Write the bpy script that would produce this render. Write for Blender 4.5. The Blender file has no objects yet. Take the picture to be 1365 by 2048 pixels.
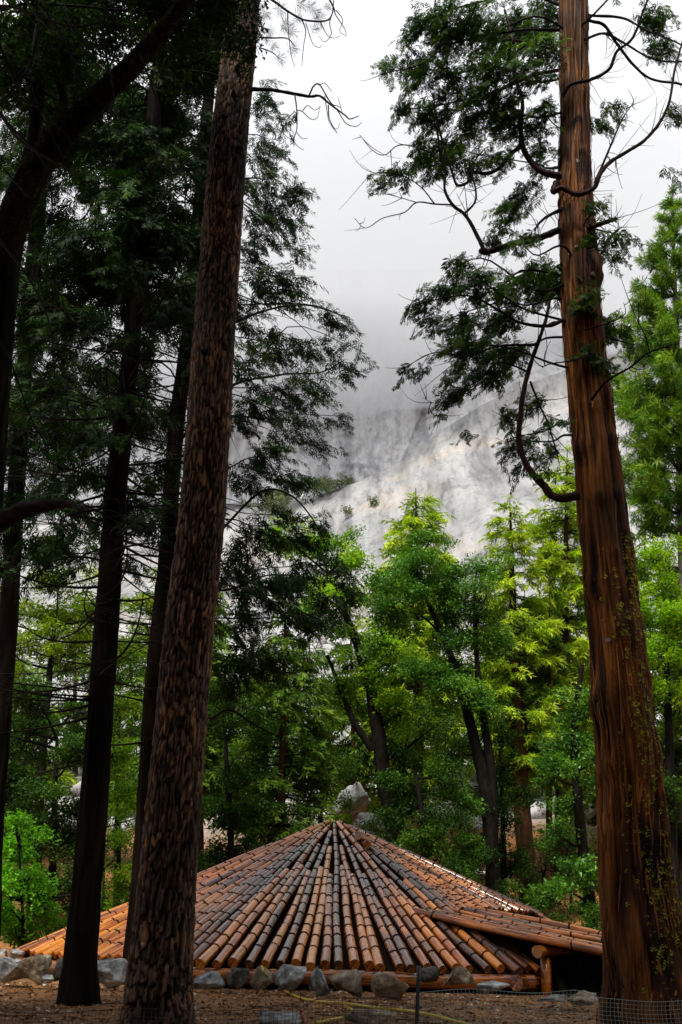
import bpy, bmesh, math, random
import numpy as np
from mathutils import Vector, Matrix, noise as mnoise

R = math.radians
rng = np.random.default_rng(11)
random.seed(5)
SC = bpy.context.scene
COL = SC.collection

# ------------------------------------------------------------------ camera
PITCH, ROLL, EYE = R(22.2), R(1.5), 1.7
FPX = 24.0 / 23.5 * 2048.0
cam_data = bpy.data.cameras.new('camera')
cam_data.sensor_fit = 'VERTICAL'
cam_data.sensor_height = 23.5
cam_data.sensor_width = 23.5
cam_data.lens = 24.0
cam_data.clip_start = 0.1
cam_data.clip_end = 6000
cam = bpy.data.objects.new('camera', cam_data)
COL.objects.link(cam)
CAMM = Matrix.Rotation(R(90) + PITCH, 3, 'X') @ Matrix.Rotation(ROLL, 3, 'Z')
cam.matrix_world = Matrix.Translation((0, 0, EYE)) @ CAMM.to_4x4()
SC.camera = cam

# ------------------------------------------------------------------ sky, sun, exposure
SUN_EL, SUN_AZ = R(58), R(203)          # azimuth measured from +Y, clockwise seen from above
world = bpy.data.worlds.new('World')
SC.world = world
world.use_nodes = True
wn, wl = world.node_tree.nodes, world.node_tree.links
wn.clear()
w_out = wn.new('ShaderNodeOutputWorld')
sky = wn.new('ShaderNodeTexSky')
sky.sky_type = 'NISHITA'
sky.sun_disc = False
sky.sun_elevation = SUN_EL
sky.sun_rotation = SUN_AZ
bg_sky = wn.new('ShaderNodeBackground')
bg_sky.inputs[1].default_value = 0.05
wl.new(sky.outputs[0], bg_sky.inputs[0])
w_tc = wn.new('ShaderNodeTexCoord')
w_map = wn.new('ShaderNodeMapping')
w_map.inputs['Scale'].default_value = (1.0, 1.0, 1.8)
w_noise = wn.new('ShaderNodeTexNoise')
w_noise.inputs['Scale'].default_value = 2.3
w_noise.inputs['Detail'].default_value = 5
w_noise.inputs['Roughness'].default_value = 0.45
w_ramp = wn.new('ShaderNodeValToRGB')
w_ramp.color_ramp.elements[0].position = 0.30
w_ramp.color_ramp.elements[0].color = (0.78, 0.81, 0.87, 1)
w_ramp.color_ramp.elements[1].position = 0.70
w_ramp.color_ramp.elements[1].color = (0.93, 0.95, 1.0, 1)
bg_cloud = wn.new('ShaderNodeBackground')
bg_cloud.inputs[1].default_value = 0.205
w_mix = wn.new('ShaderNodeMixShader')
w_mix.inputs[0].default_value = 0.88
wl.new(w_tc.outputs['Generated'], w_map.inputs[0])
wl.new(w_map.outputs[0], w_noise.inputs['Vector'])
wl.new(w_noise.outputs[0], w_ramp.inputs[0])
wl.new(w_ramp.outputs[0], bg_cloud.inputs[0])
wl.new(bg_sky.outputs[0], w_mix.inputs[1])
wl.new(bg_cloud.outputs[0], w_mix.inputs[2])
wl.new(w_mix.outputs[0], w_out.inputs[0])

sun_data = bpy.data.lights.new('sun', 'SUN')
sun_data.energy = 1.5
sun_data.angle = R(14)
sun_data.color = (1.0, 0.965, 0.90)
sun = bpy.data.objects.new('sun', sun_data)
COL.objects.link(sun)
sdir = Vector((math.sin(SUN_AZ) * math.cos(SUN_EL), math.cos(SUN_AZ) * math.cos(SUN_EL), math.sin(SUN_EL)))
sun.rotation_euler = sdir.to_track_quat('Z', 'Y').to_euler()
sun.location = sdir * 200

SC.render.engine = 'CYCLES'
SC.view_settings.view_transform = 'Standard'
SC.view_settings.look = 'None'
SC.view_settings.exposure = 2.1
SC.view_settings.gamma = 1.0
SC.view_settings.use_curve_mapping = False
SC.cycles.max_bounces = 8
SC.cycles.diffuse_bounces = 3
SC.cycles.glossy_bounces = 2
SC.cycles.transmission_bounces = 4
SC.cycles.volume_bounces = 6
SC.cycles.use_denoising = True

# ------------------------------------------------------------------ pixel helpers (photo pixels, 1365 x 2048)
CM = np.array(CAMM)
FWD = -CM[:, 2]
EYEP = np.array([0, 0, EYE])


def ray(px, py):
    d = CM @ np.array([(px - 682.5) / FPX, -(py - 1024.0) / FPX, -1.0])
    return d / np.linalg.norm(d)


def at(px, py, D):
    d = ray(px, py)
    return EYEP + d * (D / d[1])


def px2m(p):
    return float(np.dot(np.asarray(p) - EYEP, FWD)) / FPX


# ------------------------------------------------------------------ noise
_T = np.random.default_rng(3).random((256, 256))


def vn(u, v, pu=256, seed=0):
    u = np.asarray(u, float); v = np.asarray(v, float)
    iu = np.floor(u).astype(int); iv = np.floor(v).astype(int)
    fu = u - iu; fv = v - iv
    fu = fu * fu * (3 - 2 * fu); fv = fv * fv * (3 - 2 * fv)
    s1, s2 = seed * 37 % 256, seed * 91 % 256
    a = _T[(iu % pu + s1) % 256, (iv + s2) % 256]; b = _T[((iu + 1) % pu + s1) % 256, (iv + s2) % 256]
    c = _T[(iu % pu + s1) % 256, (iv + 1 + s2) % 256]; d = _T[((iu + 1) % pu + s1) % 256, (iv + 1 + s2) % 256]
    return (a * (1 - fu) + b * fu) * (1 - fv) + (c * (1 - fu) + d * fu) * fv


def fbm(u, v, o=4, pu=256, seed=0):
    t, a, s = 0, 0.5, 0
    for i in range(o):
        k = 2 ** i
        t = t + a * vn(u * k, v * k, min(256, pu * k), seed + i); s += a; a *= 0.5
    return t / s


def sstep(a, b, x):
    t = np.clip((np.asarray(x, float) - a) / (b - a), 0, 1)
    return t * t * (3 - 2 * t)


# ------------------------------------------------------------------ mesh helpers
def link(name, mesh, mat=None, parent=None, loc=None):
    o = bpy.data.objects.new(name, mesh)
    COL.objects.link(o)
    if mat is not None and mesh is not None and not mesh.materials:
        mesh.materials.append(mat)
    if parent is not None:
        o.parent = parent
        if loc is None:
            o.matrix_parent_inverse = parent_inv(parent)
    if loc is not None:
        o.location = loc
    return o


def parent_inv(p):
    m = Matrix.Translation(p.location)
    q = p.parent
    if q is not None:
        m = Matrix.Translation(q.location)
    return m.inverted()


def tag(o, label=None, cat=None, group=None, kind=None):
    if label: o['label'] = label
    if cat: o['category'] = cat
    if group: o['group'] = group
    if kind: o['kind'] = kind
    return o


def thing(name, label, cat, loc, group=None):
    o = bpy.data.objects.new(name, None)
    o.empty_display_size = 0.3
    COL.objects.link(o)
    o.location = tuple(loc)
    return tag(o, label, cat, group)


class Geo:
    """collects vertices, faces and per-vertex floats, all in world space"""
    def __init__(self):
        self.v, self.f, self.a, self.n = [], [], [], 0

    def add(self, v, faces, a=0.0):
        v = np.asarray(v, float).reshape(-1, 3)
        self.v.append(v)
        fs = faces if isinstance(faces, list) else [faces]
        for q in fs:
            q = np.asarray(q, int)
            if q.size:
                self.f.append(q + self.n)
        self.a.append(np.broadcast_to(np.asarray(a, float), (len(v),)).copy())
        self.n += len(v)

    def mesh(self, name, smooth=True, extra=None):
        v = np.concatenate(self.v) if self.v else np.zeros((0, 3))
        me = bpy.data.meshes.new(name)
        me.vertices.add(len(v))
        me.vertices.foreach_set('co', v.ravel())
        tot = np.concatenate([np.full(len(q), q.shape[1]) for q in self.f])
        idx = np.concatenate([q.ravel() for q in self.f])
        me.loops.add(len(idx)); me.polygons.add(len(tot))
        me.loops.foreach_set('vertex_index', idx)
        st = np.concatenate([[0], np.cumsum(tot)[:-1]])
        me.polygons.foreach_set('loop_start', st)
        me.polygons.foreach_set('loop_total', tot)
        if smooth:
            me.polygons.foreach_set('use_smooth', np.ones(len(tot), bool))
        at_ = me.attributes.new('rnd', 'FLOAT', 'POINT')
        at_.data.foreach_set('value', np.concatenate(self.a))
        for k, arr in (extra or {}).items():
            e = me.attributes.new(k, 'FLOAT', 'POINT')
            e.data.foreach_set('value', np.asarray(arr, float))
        me.update(calc_edges=True)
        return me

    def build(self, name, mat, parent=None, smooth=True, extra=None):
        return link(name, self.mesh(name, smooth, extra), mat, parent)


def spline(pts, n):
    """Catmull-Rom through pts (k, m) -> (n, m)"""
    p = np.asarray(pts, float)
    if len(p) == 2:
        t = np.linspace(0, 1, n)[:, None]
        return p[0] * (1 - t) + p[1] * t
    p = np.vstack([2 * p[0] - p[1], p, 2 * p[-1] - p[-2]])
    k = len(p) - 3
    t = np.linspace(0, k - 1e-9, n)
    i = t.astype(int); f = (t - i)[:, None]
    a, b, c, d = p[i], p[i + 1], p[i + 2], p[i + 3]
    return 0.5 * (2 * b + (c - a) * f + (2 * a - 5 * b + 4 * c - d) * f ** 2 + (3 * b - a - 3 * c + d) * f ** 3)


def frames(P):
    T = np.gradient(P, axis=0)
    T /= np.linalg.norm(T, axis=1)[:, None] + 1e-12
    ref = np.array([0.0, 0, 1]) if abs(T[0][2]) < 0.9 else np.array([1.0, 0, 0])
    N = np.zeros_like(P)
    n = ref - T[0] * ref.dot(T[0]); n /= np.linalg.norm(n)
    for i in range(len(P)):
        n = n - T[i] * n.dot(T[i]); n /= np.linalg.norm(n) + 1e-12
        N[i] = n
    return T, N, np.cross(T, N)


def ring_faces(n, s):
    i = np.arange(n - 1)[:, None] * s; j = np.arange(s)[None, :]
    j2 = (j + 1) % s
    return np.stack([i + j, i + j2, i + s + j2, i + s + j], -1).reshape(-1, 4)


def tube(P, rad, sides=6, cap=True, rough=0.0, seed=0):
    P = np.asarray(P, float); n = len(P)
    T, N, B = frames(P)
    th = np.linspace(0, 2 * np.pi, sides, endpoint=False)
    rad = np.broadcast_to(np.asarray(rad, float), (n,))
    rr = rad[:, None] * np.ones(sides)[None, :]
    if rough:
        g = np.random.default_rng(seed)
        rr = rr * (1 + rough * (g.random((n, sides)) - 0.5))
    V = P[:, None, :] + rr[:, :, None] * (np.cos(th)[None, :, None] * N[:, None, :] + np.sin(th)[None, :, None] * B[:, None, :])
    V = V.reshape(-1, 3)
    F = [ring_faces(n, sides)]
    if cap:
        m0 = len(V)
        V = np.vstack([V, V[:sides], V[(n - 1) * sides:n * sides], P[0], P[-1]])
        a, b = m0 + 2 * sides, m0 + 2 * sides + 1
        j = np.arange(sides); j2 = (j + 1) % sides
        F.append(np.stack([np.full(sides, a), m0 + j2, m0 + j], 1))
        F.append(np.stack([np.full(sides, b), m0 + sides + j, m0 + sides + j2], 1))
    return V, F


def box(c, s, rz=0.0):
    x, y, z = np.asarray(s) / 2
    v = np.array([[-x, -y, -z], [x, -y, -z], [x, y, -z], [-x, y, -z], [-x, -y, z], [x, -y, z], [x, y, z], [-x, y, z]])
    ca, sa = math.cos(rz), math.sin(rz)
    v = np.stack([v[:, 0] * ca - v[:, 1] * sa, v[:, 0] * sa + v[:, 1] * ca, v[:, 2]], 1) + np.asarray(c)
    f = np.array([[0, 3, 2, 1], [4, 5, 6, 7], [0, 1, 5, 4], [1, 2, 6, 5], [2, 3, 7, 6], [3, 0, 4, 7]])
    return v, f


def scatter(geo, temps, pos, xd, up, scale, rnd):
    """templates: list of (verts, quads, per-vert offset); place each at pos with its x axis along xd"""
    pos = np.asarray(pos, float)
    N = len(pos)
    if N == 0:
        return
    xd = xd / (np.linalg.norm(xd, axis=1)[:, None] + 1e-9)
    yd = np.cross(up, xd); yd /= np.linalg.norm(yd, axis=1)[:, None] + 1e-9
    zd = np.cross(xd, yd)
    M = np.stack([xd, yd, zd], 2) * np.asarray(scale, float)[:, None, None]
    pick = rng.integers(0, len(temps), N)
    for k, (tv, tf, ta) in enumerate(temps):
        s = np.where(pick == k)[0]
        if not len(s):
            continue
        V = np.einsum('nij,kj->nki', M[s], tv) + pos[s][:, None, :]
        nv = len(tv)
        F = tf[None, :, :] + (np.arange(len(s)) * nv)[:, None, None]
        A = np.where(ta[None, :] > 1.2, ta[None, :], np.clip(rnd[s][:, None] + ta[None, :], 0, 1))
        geo.add(V.reshape(-1, 3), F.reshape(-1, tf.shape[1]), A.ravel())


# ------------------------------------------------------------------ materials
def mat(name):
    m = bpy.data.materials.new(name)
    m.use_nodes = True
    nt = m.node_tree
    return m, nt, nt.nodes, nt.links, nt.nodes['Principled BSDF']


def setp(p, **kw):
    for k, v in kw.items():
        k = k.replace('_', ' ')
        if k in p.inputs:
            p.inputs[k].default_value = v


def ramp(nodes, stops):
    r = nodes.new('ShaderNodeValToRGB')
    e = r.color_ramp.elements
    while len(e) < len(stops):
        e.new(0.5)
    for q, (pos, c) in zip(e, stops):
        q.position = pos
        q.color = (*c, 1)
    return r


def tex(nodes, links, scale, vec=None, detail=4, rough=0.5, stretch=None, coord='Object', kind='Noise'):
    tc = nodes.new('ShaderNodeTexCoord')
    src = tc.outputs[coord]
    if stretch is not None:
        mp = nodes.new('ShaderNodeMapping')
        mp.inputs['Scale'].default_value = stretch
        links.new(src, mp.inputs[0]); src = mp.outputs[0]
    t = nodes.new('ShaderNodeTex' + kind)
    t.inputs['Scale'].default_value = scale
    if kind == 'Noise':
        t.inputs['Detail'].default_value = detail
        t.inputs['Roughness'].default_value = rough
    links.new(src, t.inputs['Vector'])
    return t


def mixc(nodes, links, fac, a, b, blend='MIX'):
    m = nodes.new('ShaderNodeMix')
    m.data_type = 'RGBA'; m.blend_type = blend
    for sock, v in ((m.inputs[0], fac), (m.inputs[6], a), (m.inputs[7], b)):
        if hasattr(v, 'links'):
            links.new(v, sock)
        elif isinstance(v, (int, float)):
            sock.default_value = v
        else:
            sock.default_value = (*v, 1)
    return m.outputs[2]


def bump(nodes, links, p, h, strength=0.5, dist=0.02):
    b = nodes.new('ShaderNodeBump')
    b.inputs['Strength'].default_value = strength
    b.inputs['Distance'].default_value = dist
    links.new(h, b.inputs['Height'])
    links.new(b.outputs[0], p.inputs['Normal'])


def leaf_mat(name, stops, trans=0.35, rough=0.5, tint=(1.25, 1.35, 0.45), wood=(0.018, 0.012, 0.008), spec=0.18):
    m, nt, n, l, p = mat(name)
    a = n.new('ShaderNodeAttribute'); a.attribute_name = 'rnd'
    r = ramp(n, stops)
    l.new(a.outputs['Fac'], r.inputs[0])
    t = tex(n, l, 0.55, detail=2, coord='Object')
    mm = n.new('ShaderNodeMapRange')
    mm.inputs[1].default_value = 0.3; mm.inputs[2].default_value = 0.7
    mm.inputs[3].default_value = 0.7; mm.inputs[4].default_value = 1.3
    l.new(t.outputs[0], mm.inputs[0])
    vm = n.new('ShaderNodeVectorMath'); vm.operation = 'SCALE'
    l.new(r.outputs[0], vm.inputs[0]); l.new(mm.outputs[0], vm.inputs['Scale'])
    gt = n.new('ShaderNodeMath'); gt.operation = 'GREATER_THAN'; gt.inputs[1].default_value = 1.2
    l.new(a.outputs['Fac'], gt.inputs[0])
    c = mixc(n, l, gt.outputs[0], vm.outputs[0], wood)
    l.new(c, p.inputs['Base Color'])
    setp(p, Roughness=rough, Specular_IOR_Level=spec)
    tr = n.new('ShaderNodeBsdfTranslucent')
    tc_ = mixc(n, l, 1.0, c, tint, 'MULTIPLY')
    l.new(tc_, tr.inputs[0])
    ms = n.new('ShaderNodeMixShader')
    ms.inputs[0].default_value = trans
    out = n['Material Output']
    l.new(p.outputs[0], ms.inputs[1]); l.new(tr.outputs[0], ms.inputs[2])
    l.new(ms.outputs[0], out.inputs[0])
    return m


M = {}
M['cedar_dark'] = leaf_mat('shaded cedar foliage', [(0, (0.006, 0.016, 0.004)), (0.6, (0.014, 0.042, 0.004)), (1, (0.040, 0.095, 0.008))], 0.2, 0.6, spec=0.1)  # near-silhouette shade of the left cedars put into the greens
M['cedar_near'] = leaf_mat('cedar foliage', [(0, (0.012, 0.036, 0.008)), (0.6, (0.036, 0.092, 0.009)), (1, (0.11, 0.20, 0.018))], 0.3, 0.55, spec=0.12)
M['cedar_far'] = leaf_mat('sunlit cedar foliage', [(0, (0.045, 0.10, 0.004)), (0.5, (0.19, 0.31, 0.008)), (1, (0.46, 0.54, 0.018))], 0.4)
M['cedar_mid'] = leaf_mat('shaded forest cedar foliage', [(0, (0.012, 0.034, 0.004)), (0.6, (0.040, 0.092, 0.006)), (1, (0.15, 0.24, 0.014))], 0.3, spec=0.12)  # deeper woodland shade put into darker greens
M['pine_far'] = leaf_mat('pine needles', [(0, (0.022, 0.075, 0.008)), (0.6, (0.07, 0.18, 0.014)), (1, (0.24, 0.36, 0.03))], 0.25)
M['pine_dark'] = leaf_mat('dark pine needles', [(0, (0.008, 0.018, 0.010)), (1, (0.022, 0.045, 0.018))], 0.1)
M['maple'] = leaf_mat('bright maple leaves', [(0, (0.04, 0.11, 0.004)), (0.55, (0.16, 0.32, 0.008)), (1, (0.40, 0.56, 0.016))], 0.42, 0.45)
M['oak'] = leaf_mat('oak leaves', [(0, (0.018, 0.064, 0.009)), (0.6, (0.062, 0.165, 0.016)), (1, (0.18, 0.35, 0.042))], 0.34, 0.42, spec=0.22)
M['yellow'] = leaf_mat('yellow green leaves', [(0, (0.07, 0.13, 0.006)), (0.6, (0.17, 0.26, 0.010)), (1, (0.34, 0.42, 0.016))], 0.42)
M['vivid'] = leaf_mat('vivid green leaves', [(0, (0.05, 0.18, 0.008)), (0.6, (0.13, 0.36, 0.014)), (1, (0.27, 0.58, 0.03))], 0.42, 0.4)
M['forest'] = leaf_mat('shaded forest leaves', [(0, (0.007, 0.024, 0.003)), (0.6, (0.022, 0.062, 0.005)), (1, (0.075, 0.16, 0.011))], 0.32, spec=0.12)  # shade of the low forest put into these darker greens
M['oak_shade'] = leaf_mat('shaded oak leaves', [(0, (0.008, 0.022, 0.004)), (0.7, (0.02, 0.05, 0.007)), (1, (0.05, 0.11, 0.012))], 0.3, 0.6, spec=0.1)  # oak again, with canopy shade put into the leaf colour
M['shrub'] = leaf_mat('mountain shrubs', [(0, (0.05, 0.075, 0.025)), (1, (0.13, 0.16, 0.06))], 0.2)


def bark_mat(name, furrow, stops, rough=0.8, fine=(14, 14, 2.0), wet=0.12):
    m, nt, n, l, p = mat(name)
    a = n.new('ShaderNodeAttribute'); a.attribute_name = 'rnd'
    f = n.new('ShaderNodeAttribute'); f.attribute_name = 'ridge'
    r = ramp(n, stops)
    t = tex(n, l, 1.0, detail=6, rough=0.65, stretch=fine)
    ad = n.new('ShaderNodeMath'); ad.operation = 'MULTIPLY_ADD'
    ad.inputs[1].default_value = 0.9; ad.inputs[2].default_value = -0.45
    l.new(t.outputs[0], ad.inputs[0])
    ad2 = n.new('ShaderNodeMath'); ad2.operation = 'ADD'
    l.new(a.outputs['Fac'], ad2.inputs[0]); l.new(ad.outputs[0], ad2.inputs[1])
    l.new(ad2.outputs[0], r.inputs[0])
    c = mixc(n, l, f.outputs['Fac'], furrow, r.outputs[0])
    big = tex(n, l, 0.8, detail=3, coord='Object')
    br = ramp(n, [(0.35, (0.45, 0.45, 0.47)), (0.65, (1.3, 1.22, 1.12))])
    l.new(big.outputs[0], br.inputs[0])
    c = mixc(n, l, 1.0, c, br.outputs[0], 'MULTIPLY')
    l.new(c, p.inputs['Base Color'])
    setp(p, Roughness=rough, Specular_IOR_Level=wet)
    bump(n, l, p, t.outputs[0], 1.0, 0.02)
    return m


M['bark_pine'] = bark_mat('ponderosa pine bark', (0.004, 0.003, 0.0025), [(0.08, (0.018, 0.012, 0.009)), (0.36, (0.085, 0.052, 0.033)), (0.56, (0.18, 0.104, 0.060)), (0.76, (0.33, 0.15, 0.062)), (0.95, (0.56, 0.41, 0.27))], 0.7, (26, 26, 6))
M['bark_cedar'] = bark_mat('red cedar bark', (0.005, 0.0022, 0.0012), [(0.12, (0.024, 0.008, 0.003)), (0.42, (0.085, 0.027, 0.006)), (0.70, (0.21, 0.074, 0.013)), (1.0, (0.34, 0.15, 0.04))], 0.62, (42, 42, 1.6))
M['bark_dark'] = bark_mat('shaded wet bark', (0.002, 0.0016, 0.0012), [(0.2, (0.004, 0.003, 0.002)), (0.7, (0.011, 0.007, 0.0045)), (1.0, (0.020, 0.013, 0.008))], 0.85, (36, 36, 1.4), wet=0.04)  # silhouette shade of the left trunks put into the wet bark colour
M['bark_oak'] = bark_mat('mossy oak bark', (0.003, 0.0025, 0.0016), [(0.2, (0.006, 0.005, 0.0035)), (0.7, (0.014, 0.012, 0.006)), (1.0, (0.035, 0.030, 0.010))], 0.9, (12, 12, 8), wet=0.04)


def simple_bark(name, c1, c2, rough=0.7, stretch=(6, 6, 1.5), strength=0.6, spec=0.05):
    m, nt, n, l, p = mat(name)
    t = tex(n, l, 2.0, detail=5, rough=0.6, stretch=stretch)
    r = ramp(n, [(0.3, c1), (0.7, c2)])
    l.new(t.outputs[0], r.inputs[0]); l.new(r.outputs[0], p.inputs['Base Color'])
    setp(p, Roughness=rough, Specular_IOR_Level=spec)
    bump(n, l, p, t.outputs[0], strength, 0.03)
    return m


M['twig'] = simple_bark('wet dark branch bark', (0.005, 0.0035, 0.003), (0.018, 0.012, 0.010), 0.6)
M['twig_red'] = simple_bark('reddish branch bark', (0.010, 0.005, 0.004), (0.045, 0.018, 0.012), 0.5)
M['trunk_far'] = simple_bark('far cedar trunk bark', (0.020, 0.009, 0.005), (0.085, 0.036, 0.016), 0.7, (5, 5, 0.5))
M['trunk_black'] = simple_bark('black oak trunk bark', (0.003, 0.0026, 0.002), (0.014, 0.011, 0.008), 0.8, (5, 5, 1.5))
M['trunk_grey'] = simple_bark('grey trunk bark', (0.05, 0.04, 0.035), (0.15, 0.12, 0.10), 0.75, (5, 5, 1.0))
M['snag'] = simple_bark('weathered dead wood', (0.010, 0.007, 0.006), (0.05, 0.034, 0.028), 0.7, (2, 10, 10))


def log_mat():
    m, nt, n, l, p = mat('wet peeled log')
    a = n.new('ShaderNodeAttribute'); a.attribute_name = 'rnd'
    oi = n.new('ShaderNodeObjectInfo')
    t = tex(n, l, 1.0, detail=6, rough=0.66, stretch=(1.6, 30, 30))
    big = tex(n, l, 1.0, detail=4, rough=0.6, stretch=(1.3, 7, 7))
    s1 = n.new('ShaderNodeMath'); s1.operation = 'MULTIPLY_ADD'
    s1.inputs[1].default_value = 1.1; s1.inputs[2].default_value = -0.55
    l.new(t.outputs[0], s1.inputs[0])
    s2 = n.new('ShaderNodeMath'); s2.operation = 'MULTIPLY_ADD'
    s2.inputs[1].default_value = 0.95; l.new(big.outputs[0], s2.inputs[0])
    l.new(s1.outputs[0], s2.inputs[2])
    s3 = n.new('ShaderNodeMath'); s3.operation = 'MULTIPLY_ADD'
    s3.inputs[1].default_value = 0.62
    l.new(a.outputs['Fac'], s3.inputs[0]); l.new(s2.outputs[0], s3.inputs[2])
    s3.inputs[1].default_value = 0.55
    r = ramp(n, [(0.22, (0.012, 0.008, 0.007)), (0.45, (0.036, 0.016, 0.009)), (0.60, (0.13, 0.034, 0.004)), (0.78, (0.34, 0.092, 0.006)), (1.0, (0.48, 0.17, 0.016))])
    l.new(s3.outputs[0], r.inputs[0])
    v = tex(n, l, 3.2, stretch=(1.0, 2.0, 2.0), kind='Voronoi')
    kr = ramp(n, [(0.05, (0, 0, 0)), (0.09, (1, 1, 1))])
    l.new(v.outputs['Distance'], kr.inputs[0])
    c = mixc(n, l, kr.outputs[0], (0.008, 0.005, 0.004), r.outputs[0])
    l.new(c, p.inputs['Base Color'])
    rr = n.new('ShaderNodeMapRange')
    rr.inputs[3].default_value = 0.08; rr.inputs[4].default_value = 0.42
    l.new(t.outputs[0], rr.inputs[0]); l.new(rr.outputs[0], p.inputs['Roughness'])
    setp(p, Specular_IOR_Level=0.6, Coat_Weight=0.38, Coat_Roughness=0.12)
    bump(n, l, p, t.outputs[0], 0.45, 0.012)
    return m


M['log'] = log_mat()
M['lashing'] = simple_bark('tarred lashing', (0.004, 0.003, 0.003), (0.012, 0.009, 0.008), 0.6)
M['shade_backing'] = simple_bark('near-black shade backing', (0.006, 0.004, 0.003), (0.016, 0.010, 0.007), 0.9)  # near-black, so log gaps and the porch inside read as shade
M['log_end'] = simple_bark('cut log end', (0.14, 0.07, 0.03), (0.30, 0.16, 0.07), 0.6, (6, 6, 6), 0.2)


def rock_mat(name, stops, scale=3.0, lichen=0.3):
    m, nt, n, l, p = mat(name)
    t = tex(n, l, scale, detail=8, rough=0.65)
    r = ramp(n, stops)
    l.new(t.outputs[0], r.inputs[0])
    t2 = tex(n, l, scale * 0.55, detail=5, rough=0.6, stretch=(1, 1.2, 0.8))
    lr = ramp(n, [(0.56, (0, 0, 0)), (0.68, (lichen, lichen, lichen))])
    l.new(t2.outputs[0], lr.inputs[0])
    c = mixc(n, l, lr.outputs[0], r.outputs[0], (0.16, 0.105, 0.03))
    l.new(c, p.inputs['Base Color'])
    setp(p, Roughness=0.6, Specular_IOR_Level=0.4)
    bump(n, l, p, t.outputs[0], 1.0, 0.09)
    return m


M['rock_grey'] = rock_mat('grey lichened rock', [(0.32, (0.016, 0.017, 0.018)), (0.44, (0.10, 0.103, 0.103)), (0.54, (0.28, 0.285, 0.28)), (0.66, (0.55, 0.56, 0.54))], 3.4, 0.35)
M['rock_brown'] = rock_mat('brown stained rock', [(0.32, (0.02, 0.016, 0.010)), (0.44, (0.12, 0.085, 0.046)), (0.56, (0.30, 0.24, 0.16)), (0.68, (0.52, 0.47, 0.38))], 3.4, 0.75)
M['rock_orange'] = rock_mat('orange rock', [(0.3, (0.14, 0.07, 0.03)), (0.7, (0.36, 0.20, 0.10))], 4.0, 0.5)
M['rock_dark'] = rock_mat('dark wet rock', [(0.3, (0.014, 0.012, 0.010)), (0.6, (0.05, 0.042, 0.032)), (0.75, (0.13, 0.11, 0.08))], 4.0, 0.3)
M['rock_white'] = rock_mat('pale granite boulder', [(0.30, (0.07, 0.068, 0.066)), (0.42, (0.27, 0.265, 0.26)), (0.6, (0.46, 0.455, 0.45)), (0.8, (0.58, 0.575, 0.57))], 1.4, 0.5)


def ground_mat():
    m, nt, n, l, p = mat('forest floor and talus')
    t = tex(n, l, 9.0, detail=8, rough=0.7)
    r = ramp(n, [(0.3, (0.030, 0.013, 0.005)), (0.46, (0.15, 0.064, 0.018)), (0.62, (0.31, 0.14, 0.040)), (0.8, (0.40, 0.24, 0.12))])
    l.new(t.outputs[0], r.inputs[0])
    t2 = tex(n, l, 0.7, detail=5, rough=0.6)
    r2 = ramp(n, [(0.4, (0.6, 0.6, 0.6)), (0.62, (1.25, 1.15, 1.0))])
    l.new(t2.outputs[0], r2.inputs[0])
    floor = mixc(n, l, 1.0, r.outputs[0], r2.outputs[0], 'MULTIPLY')
    gr = ramp(n, [(0.3, (0.16, 0.155, 0.15)), (0.55, (0.36, 0.35, 0.345)), (0.75, (0.52, 0.51, 0.50))])
    t3 = tex(n, l, 0.9, detail=8, rough=0.7)
    l.new(t3.outputs[0], gr.inputs[0])
    a = n.new('ShaderNodeAttribute'); a.attribute_name = 'talus'
    c = mixc(n, l, a.outputs['Fac'], floor, gr.outputs[0])
    l.new(c, p.inputs['Base Color'])
    setp(p, Roughness=0.8, Specular_IOR_Level=0.3)
    bump(n, l, p, t.outputs[0], 0.9, 0.04)
    return m


M['ground'] = ground_mat()


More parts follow.
